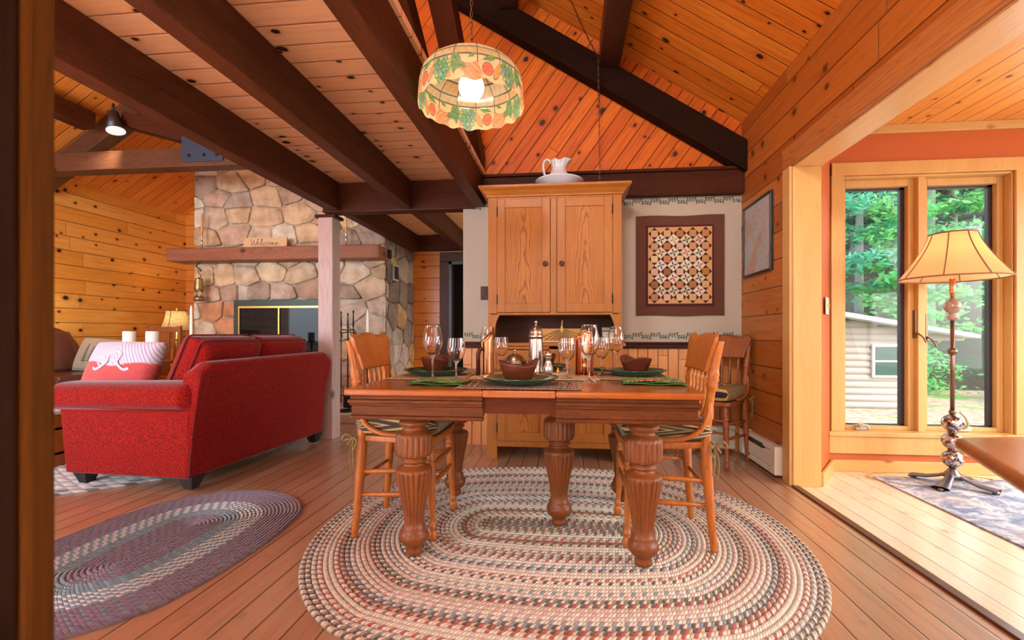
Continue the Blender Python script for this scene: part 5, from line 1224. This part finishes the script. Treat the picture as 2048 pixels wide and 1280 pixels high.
# ------------------------------------------------------------------ red loveseat
sf = thing('loveseat', 'red chenille loveseat with rolled arms, seen from its back corner', 'sofa', (-2.70, 3.35, .012), R(-3.5)); sf.scale = (1.09, 1.06, 1.0)
RD = m['red']
def soft(g, name, parent=None, sub=2, bev=.03, mat=None): return g.build(name, mat or RD, parent or sf, bevel=bev, seg=4)
g = G(); g.box(-.40, .40, -.66, .66, .08, .34); soft(g, 'frame', bev=.012)
def arm(sy):
    # flat outer panel flaring upward, with a fat roll on top
    g = G(); y0, y1 = sy*.66, sy*.46
    a = [(-.44, .075), (.392, .075), (.42, .56), (-.47, .56)]
    v = [(x, y0+(sy*.015 if z > .3 else 0), z) for x, z in a] + [(x, y1, z) for x, z in a]
    f = [(0, 1, 2, 3), (7, 6, 5, 4), (0, 4, 5, 1), (1, 5, 6, 2), (2, 6, 7, 3), (3, 7, 4, 0)]
    if sy > 0: f = [q[::-1] for q in f]
    g.add(v, f); o = soft(g, 'arm_panel', bev=.014)
    g = G()
    def roll(a_, b_):
        th = a_*2*pi; x = -.60+1.045*b_; k = min(1, (b_/.10))**.5 if b_ < .10 else min(1, ((1-b_)/.05))**.5 if b_ > .95 else 1
        k = max(k, .02); ry, rz_ = .152, .094
        cc, ss = cos(th), sin(th); yy = abs(cc)**.75*(1 if cc > 0 else -1); zz = abs(ss)**.8*(1 if ss > 0 else -1)
        return (x, sy*.570+ry*yy*k, .570+rz_*zz*k+.01*(1-b_)*(-1)+.012*b_)
    g.grid(40, 40, roll, closed_u=True); g.build('arm_roll', RD, sf)
    g = G(); g.tube([(-.50, sy*.694, .500), (.38, sy*.694, .505)], .004, 6); g.build('piping', m['redpip'], sf)
arm(-1); arm(1)
# back: leaning panel
g = G(); prof_b = [(.40, .075), (.43, .40), (.485, .74), (.470, .785), (.42, .795), (.36, .77), (.30, .40), (.28, .075)]
def bk(u, v, d): return (u, d, v)
ys = [-.665+i*1.33/16 for i in range(17)]; n = len(prof_b); v = []
for y in ys:
    e = (abs(y)/.665); dz = -.055*max(0, (e-.93)/.07)**2; 
    for x, z in prof_b: v.append((x, y, z+(dz if z > .5 else 0)+(.02*(y+.665)/1.33 if z > .5 else 0)))
f = [(i*n+j, (i+1)*n+j, (i+1)*n+(j+1) % n, i*n+(j+1) % n) for i in range(16) for j in range(n)]
f += [tuple(range(n)), tuple(16*n+k for k in range(n))[::-1]]
g.add(v, f); soft(g, 'back_panel', bev=.022)
g = G(); g.tube([(.404, -.668, .08), (.434, -.668, .40), (.488, -.668, .735)], .003, 6); g.build('piping', m['redpip'], sf)
def cush(name, w, d, h, loc, rot, mat=None, parent=None, ex=5., pip=True):
    g = G(); g.pillow(w, d, h, 22, ex, .42); o = g.build(name, mat or RD, parent or sf, weld=True); o.location = loc; o.rotation_euler = rot
    if pip:
        g = G(); 
        for z in (-1, 1):
            P_ = [(w/2*a*.985, d/2*b*.985, z*h*.21) for a, b in ((-1, -.9), (-1, 0), (-1, .9), (-.96, .97), (-.9, 1), (0, 1), (.9, 1), (.96, .97), (1, .9), (1, 0), (1, -.9), (.96, -.97), (.9, -1), (0, -1), (-.9, -1), (-.96, -.97))]
            g.tube(P_, .006, 6, closed=True)
        g.build('piping', m['redpip'], o)
    return o
for s in (-1, 1): cush('seat_cushion', .62, .46, .17, (-.17, s*.232, .42), (0, 0, 0))
for s in (-1, 1): cush('back_cushion', .50, .52, .23, (.205, s*.262, .715), (0, R(-67), 0))
for x, y in ((-.36, -.60), (.36, -.60), (-.36, .60), (.36, .60)):
    g = G(); g.add([(x+a*.035, y+b*.035, 0) for a, b in ((-.7, -.7), (.7, -.7), (.7, .7), (-.7, .7))]+[(x+a*.05, y+b*.05, .085) for a, b in ((-1, -1), (1, -1), (1, 1), (-1, 1))], [(3, 2, 1, 0), (4, 5, 6, 7), (0, 1, 5, 4), (1, 2, 6, 5), (2, 3, 7, 6), (3, 0, 4, 7)]); g.build('leg', m['black'], sf, bevel=.003)
# coral pillow with white leaf applique
pw = thing('throw_pillow', 'coral pillow with white leaf pattern lying against the near arm of the red loveseat', 'pillow', (-3.20, 3.06, .735), R(-4)); pw.rotation_euler = (R(68), R(0), R(-4))
nt = NT('coral_leaf_fabric'); P = nt.n('TexCoord', out=3); sp = nt.t.nodes.new('ShaderNodeSeparateXYZ'); nt.set(sp.inputs[0], P)
wv = nt.noise(P, 6, 2); edge = nt.M('ADD', nt.M('ADD', sp.outputs[1], nt.M('MULTIPLY', nt.M('ABSOLUTE', sp.outputs[0]), -.18)), nt.M('MULTIPLY', wv, .05))
white_ = nt.smooth(edge, .0, .015); vein = nt.n('TexWave', {'Vector': nt.V('ADD', P, nt.comb(0, nt.M('MULTIPLY', nt.M('ABSOLUTE', sp.outputs[0]), 1.4))), 'Scale': 9., 'Distortion': 2.}, bands_direction='Y')
wc = nt.mix(nt.smooth(vein, .75, .95), K('c4bcc8'), K('94869a')); nt.pri(Base_Color=nt.mix(white_, K('b5423e'), wc), Roughness=.9, Sheen_Weight=.3); nt.bump(nt.M('ADD', white_, nt.M('MULTIPLY', vein, .3)), .5, .006)
g = G(); g.pillow(.58, .40, .19, 24, 2.6, .12); g.build('cover', nt.m, pw, weld=True)
g = G()
for s in (-1, 1):
    g.tube(crom([(s*.005, .10, .085), (s*.05, .07, .092), (s*.045, .01, .10), (s*.11, -.04, .094), (s*.15, -.03, .086)], 6), [.010]*20+[.012]*5, 8, flat=.5)
g.tube(crom([(-.06, .03, .096), (-.10, .05, .09), (-.13, .02, .09), (-.08, -.02, .097), (-.05, .01, .10)], 6), .007, 8, flat=.5); g.build('leaf_strips', simple('white_applique', K('c8c0cc'), .9), pw)

# brown leather sofa along the left wall
bs = thing('leather_sofa', 'brown leather sofa along the plank wall at far left', 'sofa', (-5.16, 3.95, .017))
LE = m['leather']
g = G(); g.box(-.40, .42, -.95, .72, .10, .40); g.build('frame', LE, bs, bevel=.03, seg=3)
g = G()
def bsf(a, b):
    th = a*2*pi; y = -.98+1.86*b; e = max(0, (b-.80)/.20); z0 = .60-.16*e**2; k = (1-e**6*.9) if b < .999 else .05
    return (-.36+.12*cos(th)*(k), y, z0+(.46-.16*e**1.6)*sin(th)*k*(.95 if sin(th) > 0 else .8))
g.grid(30, 36, bsf, closed_u=True); g.build('backrest', LE, bs)
for s, y in ((-1, -.88), (1, .72)):
    g = G(); g.grid(28, 20, lambda a, b, y=y: (-.32+.86*b, y+.13*cos(a*2*pi)*min(1, 12*(1-b)+.05, 12*b+.05)**.5, .40+.23*sin(a*2*pi)*min(1, 12*(1-b)+.05, 12*b+.05)**.5), closed_u=True); g.build('arm', LE, bs)
for y in (-.45, .25): cush('seat_cushion', .66, .68, .17, (.10, y, .49), (0, 0, 0), LE, bs, pip=False)
for y in (-.45, .25): cush('back_cushion', .48, .66, .20, (-.17, y, .76), (0, R(68), 0), LE, bs, ex=3.5, pip=False)
for x, y in ((-.34, -.86), (.36, -.86), (-.34, .66), (.36, .66)): g = G(); g.lathe([(.02, 0), (.035, .10)], 12, (x, y, 0)); g.build('leg', m['darkz'], bs)
tp = thing('throw_pillow', 'beige pillow printed with dark pine trees on the leather sofa', 'pillow', (-4.88, 4.42, .755)); tp.rotation_euler = (R(70), R(4), R(2))
g = G(); g.pillow(.52, .36, .15, 20, 2.6, .12); g.build('cover', fabric('linen', K('a5967c'), K('8d7f68'), 260), tp, weld=True)
g = G(); rt = random.Random(9); up_ = lambda x, y: .0755*max(0, 1-abs(x/.26)**2.6)**.4545*max(0, 1-abs(y/.18)**2.6)**.4545+.0015
for tx, th_ in ((-.11, .20), (-.04, .17), (.03, .24), (.10, .20), (.16, .17)):
    for k in range(9):
        yb = -.09+k*th_/9; w_ = .045*(1-k/9)+.004
        for s in (-1, 1):
            pts = [(tx, yb+.018), (tx+s*w_, yb-.004), (tx+s*w_*.5, yb+.003), (tx, yb)]
            g.add([(a, b, up_(a, b)) for a, b in pts], [(0, 1, 2, 3)], False)
    g.add([(tx-.003, -.12, up_(tx, -.12)), (tx+.003, -.12, up_(tx, -.12)), (tx+.003, -.07, up_(tx, -.07)), (tx-.003, -.07, up_(tx, -.07))], [(0, 1, 2, 3)])
g.build('tree_print', simple('tree_ink', K('34383a'), .9), tp, solid=.001)
# coffee table with candles (mostly behind the loveseat)
ct = thing('coffee_table', 'low brown wooden table behind the loveseat, holding the candles', 'table', (-3.80, 3.86, .014))
G().box(-.50, .42, -.42, .42, .40, .44).build('tabletop', m['oak_dark'], ct, bevel=.008)
for x, y in ((-.45, -.37), (.37, -.37), (-.45, .37), (.37, .37)): G().box(x-.03, x+.03, y-.03, y+.03, 0, .40).build('leg', m['oak_dark'], ct, bevel=.004)
def pillar(label, x, y, top):
    t = thing('pillar_candle', label, 'candle', (x, y, .4545))
    g = G(); b = top-.135-.4545; g.lathe([(.055, 0), (.055, .012), (.018, .03), (.014, b*.4), (.026, b*.5), (.014, b*.6), (.02, b-.03), (.058, b-.014), (.060, b)], 24); g.build('holder', m['walnut'], t)
    g = G(); g.lathe([(.048, b), (.049, b+.01), (.049, b+.125), (.044, b+.132), (.01, b+.128)], 32); g.build('wax', m['wax'], t)
pillar('thick ivory candle on a turned holder, left of the pair', -3.985, 3.86, 1.008); pillar('thick ivory candle on a turned holder, right of the pair, before the lamp', -3.755, 3.86, 1.008)
t = thing('floor_candlestick', 'slim tall white taper standing between the table lamp and the chimney', 'candlestick', (-3.45, 3.95, .4545))
g = G(); g.lathe([(.05, 0), (.05, .01), (.01, .03), (.01, .30), (.022, .33), (.013, .34)], 16); g.build('stand', m['silver'], t); g = G(); g.lathe([(.012, .34), (.013, .56), (.010, .76), (.003, .79)], 14); g.build('candle', m['wax'], t)
# side table, lamp and wooden chair in the nook beside the chimney
t = thing('side_table', 'small wooden side table in the corner left of the chimney', 'table', (-5.26, 5.78, 0))
G().box(-.25, .25, -.25, .25, .60, .63).build('tabletop', m['oak_dark'], t, bevel=.006)
for x in (-.2, .2):
    for y in (-.2, .2): G().box(x-.02, x+.02, y-.02, y+.02, 0, .60).build('leg', m['oak_dark'], t)
tl = thing('table_lamp', 'table lamp with a bell-square beige shade and brass base in the corner', 'lamp', (-5.26, 5.78, .631))
g = G(); g.lathe([(.075, 0), (.078, .015), (.03, .03), (.02, .06), (.045, .11), (.060, .16), (.045, .21), (.018, .25), (.035, .27), (.035, .285), (.012, .30), (.010, .38)], 28); g.build('base', simple('bright_brass', (.85, .60, .25), .25, .9), tl)
nt = NT('linen_shade'); P = nt.n('TexCoord', out=3); a = nt.noise(nt.V('MULTIPLY', P, (120, 120, 30)), 1, 3); cc = nt.mix(nt.smooth(a, .35, .65), K('bfae84'), K('8f8058')); tr = nt.n('BsdfTranslucent', {'Color': cc}); df = nt.n('BsdfDiffuse', {'Color': cc}); mx = nt.n('MixShader', {0: .16, 1: df, 2: tr}); nt.t.links.new(mx, nt.o.inputs[0])
g = G()
def shd(a, b):
    th = a*2*pi; r = .195-.075*b-.012*sin(b*pi); k = 1+.03*cos(4*th); return (r*k*cos(th), r*k*sin(th), .39+.27*b)
g.grid(48, 12, shd, closed_u=True); g.build('shade', nt.m, tl)
g = G()
for k in range(4): th = k*pi/2+.2; g.tube([(shd(th/2/pi, b/10)[0]*1.01, shd(th/2/pi, b/10)[1]*1.01, shd(0, b/10)[2]) for b in range(11)], .003, 5)
for b in (0, 1): g.tube([(shd(i/40, b)[0], shd(i/40, b)[1], shd(i/40, b)[2]) for i in range(40)], .004, 5, closed=True)
g.build('shade_trim', m['darkz'], tl); g = G(); g.lathe([(.004, .64), (.012, .68), (.012, .695), (.003, .71)], 12); g.build('finial', m['brass'], tl)
def pt_light(name, loc, e, col=(1, .62, .30), r=.04):
    l = bpy.data.lights.new(name, 'POINT'); l.energy = e; l.color = col; l.shadow_soft_size = r; o = bpy.data.objects.new(name, l); C.objects.link(o); o.location = loc
pt_light('table_lamp_bulb', (-5.26, 5.78, 1.17), 11)
t = thing('wooden_armchair', 'reddish wooden chair back standing in front of the plank wall, left of the table lamp', 'chair', (-5.10, 5.40, 0), R(-6))
WD = wood('chair_red', (.36, .11, .03), (.22, .055, .016), 'z', 1.4, .35)
for s in (-1, 1):
    G().box(s*.25-.02, s*.25+.02, -.02, .02, 0, 1.08).build('back_post', WD, t, bevel=.006); G().box(s*.25-.02, s*.25+.02, -.50, -.46, 0, .64).build('leg', WD, t, bevel=.006); G().box(s*.25-.03, s*.25+.03, -.52, .0, .64, .665).build('arm', WD, t, bevel=.006)
G().box(-.23, .23, -.015, .015, 1.0, 1.07).build('top_rail', WD, t, bevel=.006); G().box(-.10, .10, -.008, .008, .45, 1.0).build('splat', WD, t, bevel=.003)
for x in (-.17, .17): G().box(x-.012, x+.012, -.008, .008, .45, 1.0).build('slat', WD, t, bevel=.003)
G().box(-.25, .25, -.48, .02, .40, .44).build('seat', WD, t, bevel=.008)
t = thing('shelf_unit', 'low wooden stand just visible beyond the near arm of the loveseat', 'shelf', (-3.93, 3.06, .014))
for z in (.08, .26): G().box(-.22, .22, -.16, .16, z, z+.025).build('shelf', m['oak'], t, bevel=.004)
for x in (-.20, .20): G().box(x-.02, x+.02, -.15, .15, 0, .38).build('side_panel', m['oak'], t, bevel=.004)
G().box(-.24, .24, -.18, .18, .38, .405).build('top', m['white'], t, bevel=.004)

# ------------------------------------------------------------------ sunroom: rug, floor lamp, table corner
SX, SYy = 2.45, 3.245
nt = NT('faded_blue_rug'); P = nt.n('TexCoord', out=3); a = nt.noise(P, 9, 6, .65, .8); b = nt.noise(P, 40, 4, .7); c_ = nt.noise(P, 3, 3)
cc = nt.mix(nt.smooth(a, .40, .60), K('6f8098'), K('c4c6c8')); cc = nt.mix(nt.M('MULTIPLY', nt.smooth(b, .48, .66), .5), cc, K('55637a')); cc = nt.mix(nt.M('MULTIPLY', nt.smooth(c_, .5, .7), .4), cc, K('b5a48e')); nt.pri(Base_Color=cc, Roughness=.95); nt.bump(b, .4, .003)
tag(G().box(-.95, .95, -2.1, 1.0, .001, .009).build('area_rug', nt.m, loc=(3.02, 2.405, 0), bevel=.003), 'faded blue-grey patterned rug on the pale sunroom floor', 'rug')
fl_ = thing('floor_lamp', 'floor lamp with cream bell shade and mottled glass balls, before the window', 'lamp', (SX, SYy, .010))
BM = simple('gunmetal_foot', (.22, .22, .24), .3, .9)
g = G()
for k in range(4):
    a = k*pi/2+R(38); q = [(.02, .075), (.07, .05), (.13, .030), (.19, .022), (.215, .018)]
    P_ = [(r*cos(a), r*sin(a), z) for r, z in q]; 
    def ft(u, v, P_=P_, a=a):
        i = u*(len(P_)-1); j = min(int(i), len(P_)-2); p = Vector(P_[j]).lerp(Vector(P_[j+1]), i-j); w_ = .018+.030*u; th = v*2*pi
        return (p.x-sin(a)*w_*cos(th), p.y+cos(a)*w_*cos(th), p.z+.012*sin(th))
    g.grid(14, 12, ft); 
    g.box(0, 0, 0, 0, 0, 0) if 0 else None
    e = Vector((.20*cos(a), .20*sin(a), 0)); g.tube([e, e+Vector((0, 0, .02))], .018, 10)
g.lathe([(.05, .055), (.045, .075), (.028, .095), (.022, .11)], 24); g.build('foot', BM, fl_)
nt = NT('mottled_mercury'); P = nt.n('TexCoord', out=3); a = nt.noise(P, 38, 4, .7); b = nt.noise(P, 18, 3); nt.pri(Base_Color=nt.mix(nt.smooth(a, .42, .56), K('3a2a24'), K('c9b8b0')), Roughness=nt.smooth(a, .4, .6, .08, .35), Metallic=nt.smooth(b, .4, .6, .3, .9), Coat_Weight=.6)
MM = nt.m
for z in (.165, .280, .395):
    g = G(); g.lathe([(.012, -.060)]+[(.057*sin(pi*k/16), -.056*cos(pi*k/16)) for k in range(2, 15)]+[(.012, .058)], 32, (0, 0, z+.005)); g.build('glass_ball', MM, fl_)
g = G()
for z in (.228, .343): g.lathe([(.022, z-.008), (.026, z), (.022, z+.008)], 20)
g.tube([(0, 0, .45), (0, 0, 1.06)], .0115, 14); g.lathe([(.014, .455), (.020, .47), (.014, .485)], 20)
g.lathe([(.013, .835), (.022, .845), (.028, .858), (.022, .872), (.013, .882)], 20); g.build('pole', m['bronze'], fl_)
g = G(); g.lathe([(.012, 1.055), (.03, 1.07), (.030, 1.085), (.016, 1.095), (.018, 1.10)]+[(.045*sin(pi*k/16), 1.145-.046*cos(pi*k/16)) for k in range(3, 14)]+[(.012, 1.20)], 28); g.build('upper_ball', simple('marbled_ball', (.42, .24, .16), .3, bscale=30, var=.5, coat=.5), fl_)
g = G(); g.lathe([(.05, 1.235), (.05, 1.238), (.005, 1.24)], 24); g.build('bobeche', simple('cream_disc', K('cdbfa0'), .4), fl_)
g = G(); g.lathe([(.010, 1.19), (.014, 1.24), (.015, 1.245), (.016, 1.32), (.010, 1.33)], 16); g.build('socket', m['copper'], fl_)
nt = NT('cream_silk_shade'); cc = K('e6bd86'); tr = nt.n('BsdfTranslucent', {'Color': cc}); df = nt.n('BsdfDiffuse', {'Color': cc}); mx = nt.n('MixShader', {0: .5, 1: df, 2: tr}); nt.t.links.new(mx, nt.o.inputs[0])
def bell(a, b):
    th = a*2*pi; q = b; r = .275*(1-q)**1.45+.125+( -.125+.138)*q; r = .118+.162*(1-q)**1.35; k = 1-.025*abs(sin(th*4))*(1-q*.3); return (r*k*cos(th), r*k*sin(th), 1.325+.285*b)
g = G(); g.grid(96, 18, bell, closed_u=True); g.build('shade', nt.m, fl_)
g = G()
for k in range(8): g.tube([tuple(x*(1.006 if i < 2 else 1) for i, x in enumerate(bell((k+.35)/8-.35/8, b/14))) for b in range(15)], .0035, 6)
for b in (0, 1): g.tube([bell(i/72, b) for i in range(72)], .005, 6, closed=True)
g.build('shade_ribs', simple('brown_braid', (.25, .10, .04), .7), fl_)
g = G(); g.lathe([(.004, 1.40), (.028, 1.43), (.032, 1.46), (.02, 1.50), (.004, 1.51)], 16); g.build('bulb', emis('lamp_bulb', (1, .85, .6), 12), fl_)
pt_light('floor_lamp_bulb', (SX, SYy, 1.475), 8, (1, .70, .40), .04)
g = G(); g.tube(crom([(2.30, 3.20, .018), (2.15, 3.22, .014), (2.05, 3.33, .007), (2.04, 3.42, .006), (2.12, 3.48, .006), (2.30, 3.50, .012), (2.55, 3.46, .014), (2.72, 3.44, .014), (2.80, 3.38, .014), (2.70, 3.33, .014), (2.60, 3.35, .014)], 8), .003, 6)
tag(g.build('power_cord', simple('gold_cord', K('a8863c'), .5)), 'thin gold lamp cord curling on the floor below the window', 'cord')
# table corner at the right edge
st = thing('side_desk', 'corner of an oak table with moulded edge at the right edge of the view', 'table', (1.60, .93, 0), R(0))
# corner measured at (0.81,1.06); edges run to the right
st.location = (.815, 1.075, 0); st.rotation_euler = (0, 0, 0)
out = [(0, 0), (.60, .12), (1.3, .10), (1.2, -.95), (-.27, -.62)]
out = [(0, 0), (.95, .17), (1.05, -.60), (-.22, -.50)]
g = G(); g.prism(out[::-1], lambda u, v, d: (u, v, d), .735, .762); g.build('tabletop', m['oak_top'], st, bevel=.010, seg=3)
cxx = sum(p[0] for p in out)/4; cyy = sum(p[1] for p in out)/4
def ins(q): return [(cxx+(x-cxx)*q, cyy+(y-cyy)*q) for x, y in out]
g = G()
for q, z0, z1 in ((.955, .722, .736), (.90, .708, .723), (.84, .68, .709)): g.prism(ins(q)[::-1], lambda u, v, d: (u, v, d), z0, z1)
g.build('apron', m['oak'], st, bevel=.006)
for x, y in ins(.30): g = G(); g.lathe([(.025, 0), (.04, .1), (.045, .4), (.03, .5), (.045, .68)], 20, (x, y, 0)); g.build('leg', m['oak'], st)

# ------------------------------------------------------------------ outdoors
GZ = -.50
nt = NT('leaf_litter_ground'); P = nt.n('TexCoord', out=3); a = nt.noise(P, 6, 6, .7); b = nt.noise(P, .7, 3)
cc = nt.mix(nt.smooth(a, .4, .6), K('b8a88f'), K('8d7d68')); cc = nt.mix(nt.smooth(b, .54, .60), cc, K('6f9a4a')); nt.pri(Base_Color=cc, Roughness=.95); nt.bump(a, .5, .03); GM = nt.m
nt = NT('forest_slope'); P = nt.n('TexCoord', out=3); a = nt.noise(P, 1.3, 6, .7); b = nt.noise(P, 5, 4)
cc = nt.mix(nt.smooth(a, .42, .56), K('3e3a34'), K('2f4a34')); cc = nt.mix(nt.M('MULTIPLY', b, .5), cc, K('5a5448')); nt.pri(Base_Color=cc, Roughness=.95); nt.bump(b, .8, .1); HM = nt.m
def gz(x, y):
    d = max(0, y-13.5+.12*(x-10)); return GZ+.62*d + (.25*sin(x*.7)*sin(y*.6) if d > .5 else 0)
g = G(); g.grid(50, 50, lambda a, b: (-2+44*a, 4.2+38*b, gz(-2+44*a, 4.2+38*b) if b > 0 else GZ)); struct(g.build('ground', [GM, HM]))
gr_ = bpy.data.objects['ground'].data
for p in gr_.polygons:
    c_ = p.center; p.material_index = 1 if c_.y > 13.0 else 0
struct(G().box(-12, 40, -14, 4.2, GZ-.4, GZ-.02).build('ground_near', GM))
sh = thing('garden_shed', 'grey log-sided shed with a slanting roof outside the window', 'shed', (5.2, 9.9, GZ))
LS = simple('grey_log_siding', K('9a8f84'), .7)
def log_wall(g, x0, x1, y, z0, zt0, zt1):
    z = z0; hgt = .135
    while z < max(zt0, zt1):
        xb = x1 if z+hgt < min(zt0, zt1) else x0+(x1-x0)*max(0, (zt0-z)/(zt0-zt1+1e-6))
        if xb-x0 > .1:
            P_ = [(x0, y-.035*sin(pi*k/6)**.6 if 0 < k < 6 else y, z+hgt*k/6) for k in range(7)]
            v = P_+[(xb, p[1], p[2]) for p in P_]; g.add(v, [(k, k+7, k+8, k+1) for k in range(6)]+[tuple(range(7)), tuple(range(7, 14))[::-1]], True)
        z += hgt
g = G(); log_wall(g, -1.6, 1.72, 0, 0, 2.05, 1.48); g.box(-1.6, 1.72, .0, 2.4, 0, 1.46); g.build('siding', LS, sh)
G().box(1.66, 1.78, -.045, .05, 0, 1.50).build('corner_board', LS, sh)
g = G(); g.add([(-1.8, y, z) for y in (-.35, 2.6) for z in (2.16, 2.26)]+[(2.50, y, z) for y in (-.35, 2.6) for z in (1.40, 1.47)], [(0, 1, 5, 4), (2, 6, 7, 3), (1, 3, 7, 5), (0, 4, 6, 2), (0, 2, 3, 1), (4, 5, 7, 6)]); g.build('roof', simple('pale_metal_roof', K('b9c0c0'), .4), sh)
w_ = G().box(.78, 1.36, -.07, -.02, .62, 1.28).build('window_frame', m['white'], sh, bevel=.005)
G().box(.83, 1.31, -.085, -.068, .67, .93).box(.83, 1.31, -.085, -.068, .965, 1.23).build('pane', simple('shed_pane', (.05, .10, .08), .1), w_)
BK = simple('tree_bark', K('8d8f88'), .9, bumps=.6, bscale=20); 
def leafm(n_, c1, c2):
    nt = NT(n_); inf = nt.n('ObjectInfo', out=5); P = nt.n('TexCoord', out=3); a = nt.noise(P, 1.5, 3); cc = nt.mix(nt.smooth(a, .35, .65), c1, c2)
    tr = nt.n('BsdfTranslucent', {'Color': cc}); df = nt.n('BsdfDiffuse', {'Color': cc}); mx = nt.n('MixShader', {0: .45, 1: df, 2: tr}); nt.t.links.new(mx, nt.o.inputs[0]); return nt.m
LM = [leafm('leaf_bright', K('6cc07c'), K('92d488')), leafm('leaf_teal', K('58ac8c'), K('6cc0a4')), leafm('leaf_deep', K('3a7560'), K('4f9070'))]
def tree(label, x, y, h_, r, lm, n, crown=(.35, 1.0), spread=1.6, leaf=.11, low=False, cat='tree'):
    if y > 14: leaf = .11+.012*(y-14); n = int(n*1.5)
    z0 = gz(x, y)-.1; t = thing('forest_tree' if cat == 'tree' else 'leafy_shrub', label, cat, (x, y, z0)); rt = random.Random(int(x*100+y*10))
    bx, by = rt.uniform(-.3, .3), rt.uniform(-.3, .3)
    g = G(); tr_ = crom([(0, 0, 0), (bx*.3, by*.3, h_*.35), (bx*.5, by, h_*.7), (bx, by, h_)], 5); g.tube(tr_, [r*(1-.75*i/(len(tr_)-1)) for i in range(len(tr_))], 10)
    g2 = G(); nb = 18 if cat == 'tree' else 10
    for k in range(nb):
        a = k*2.4+rt.uniform(-.3, .3); q = crown[0]+(crown[1]-crown[0])*(k+.5)/nb; zb = h_*q; L_ = spread*(1.1-.5*(q-crown[0])/(crown[1]-crown[0]))*rt.uniform(.7, 1.2)
        e = Vector((cos(a)*L_, sin(a)*L_, zb+L_*.12)); s0 = Vector((bx*q, by*q, zb-.2)); g.tube([s0, (s0+e)/2+Vector((0, 0, .15)), e], [r*.22, r*.13, r*.05], 6)
        for j in range(int(n/nb)):
            tt = rt.uniform(.15, 1.12); c_ = s0.lerp(e, tt)+Vector((rt.gauss(0, .30), rt.gauss(0, .30), rt.gauss(0, .10)-.10*tt)); s = leaf*rt.uniform(.6, 1.3)
            u_ = Vector((rt.gauss(0, 1), rt.gauss(0, 1), rt.gauss(0, .45))).normalized(); w_ = u_.cross(Vector((rt.gauss(0, .5), rt.gauss(0, .5), 1))).normalized()
            g2.add([c_-u_*s, c_-w_*s*.5, c_+u_*s, c_+w_*s*.5], [(0, 1, 2, 3)])
    g.build('trunk', BK, t); g2.build('foliage', lm, t)
TR = [('pale slim tree trunk close behind the shed roof, at the left pane', 7.3, 13.6, 8, .10, 1, 2600, (.35, 1), 1.7),
 ('tall thick-trunked tree at the left edge of the right pane', 11.0, 15.6, 11, .26, 1, 2600, (.5, 1), 2.0),
 ('bright green broadleaf tree filling the top of the right pane', 11.8, 13.4, 7.5, .10, 0, 4200, (.28, 1), 2.1),
 ('young tree with layered bright branches seen through the left pane', 8.9, 13.2, 5.2, .06, 0, 2600, (.30, 1), 1.4),
 ('grey-green tree far up the slope at the left pane', 9.0, 19.0, 11, .16, 2, 2600, (.2, 1), 2.2),
 ('dark twin-trunked tree in the middle of the left pane', 9.9, 17.0, 10, .15, 2, 2200, (.35, 1), 2.0),
 ('teal-leaved tree high on the slope behind the lamp shade', 14.0, 18.5, 10, .16, 1, 3000, (.15, 1), 2.4),
 ('teal-green tree upslope at the far left of the view', 11.8, 20.5, 11, .18, 1, 2800, (.15, 1), 2.4),
 ('tree with low branches near the right jamb', 14.5, 15.0, 8, .12, 0, 3000, (.2, 1), 2.0),
 ('background tree on the ridge over the shed', 14.5, 23.0, 11, .2, 2, 2800, (.1, 1), 2.8),
 ('background tree on the ridge above the lamp', 18.5, 22.5, 11, .2, 2, 2800, (.1, 1), 2.8),
 ('background tree on the ridge at the right pane', 21.0, 19.5, 10, .2, 1, 2800, (.1, 1), 2.6)]
for lb, x, y, h_, r, li, n, cr_, sp_ in TR: tree(lb, x, y, h_, r, LM[li], n, cr_, sp_)
for i, (x, y, lb) in enumerate(((10.6, 10.9, 'low bright green shrub beside the shed corner'), (8.7, 13.0, 'low bright shrub right of the floor lamp pole, outside'), (12.6, 12.4, 'leafy shrub near the right edge of the window view'), (6.6, 14.0, 'bushy shrub directly behind the shed'))):
    tree(lb, x, y, 1.3, .03, LM[0], 1500, (.05, 1), .8, .07, cat='shrub')
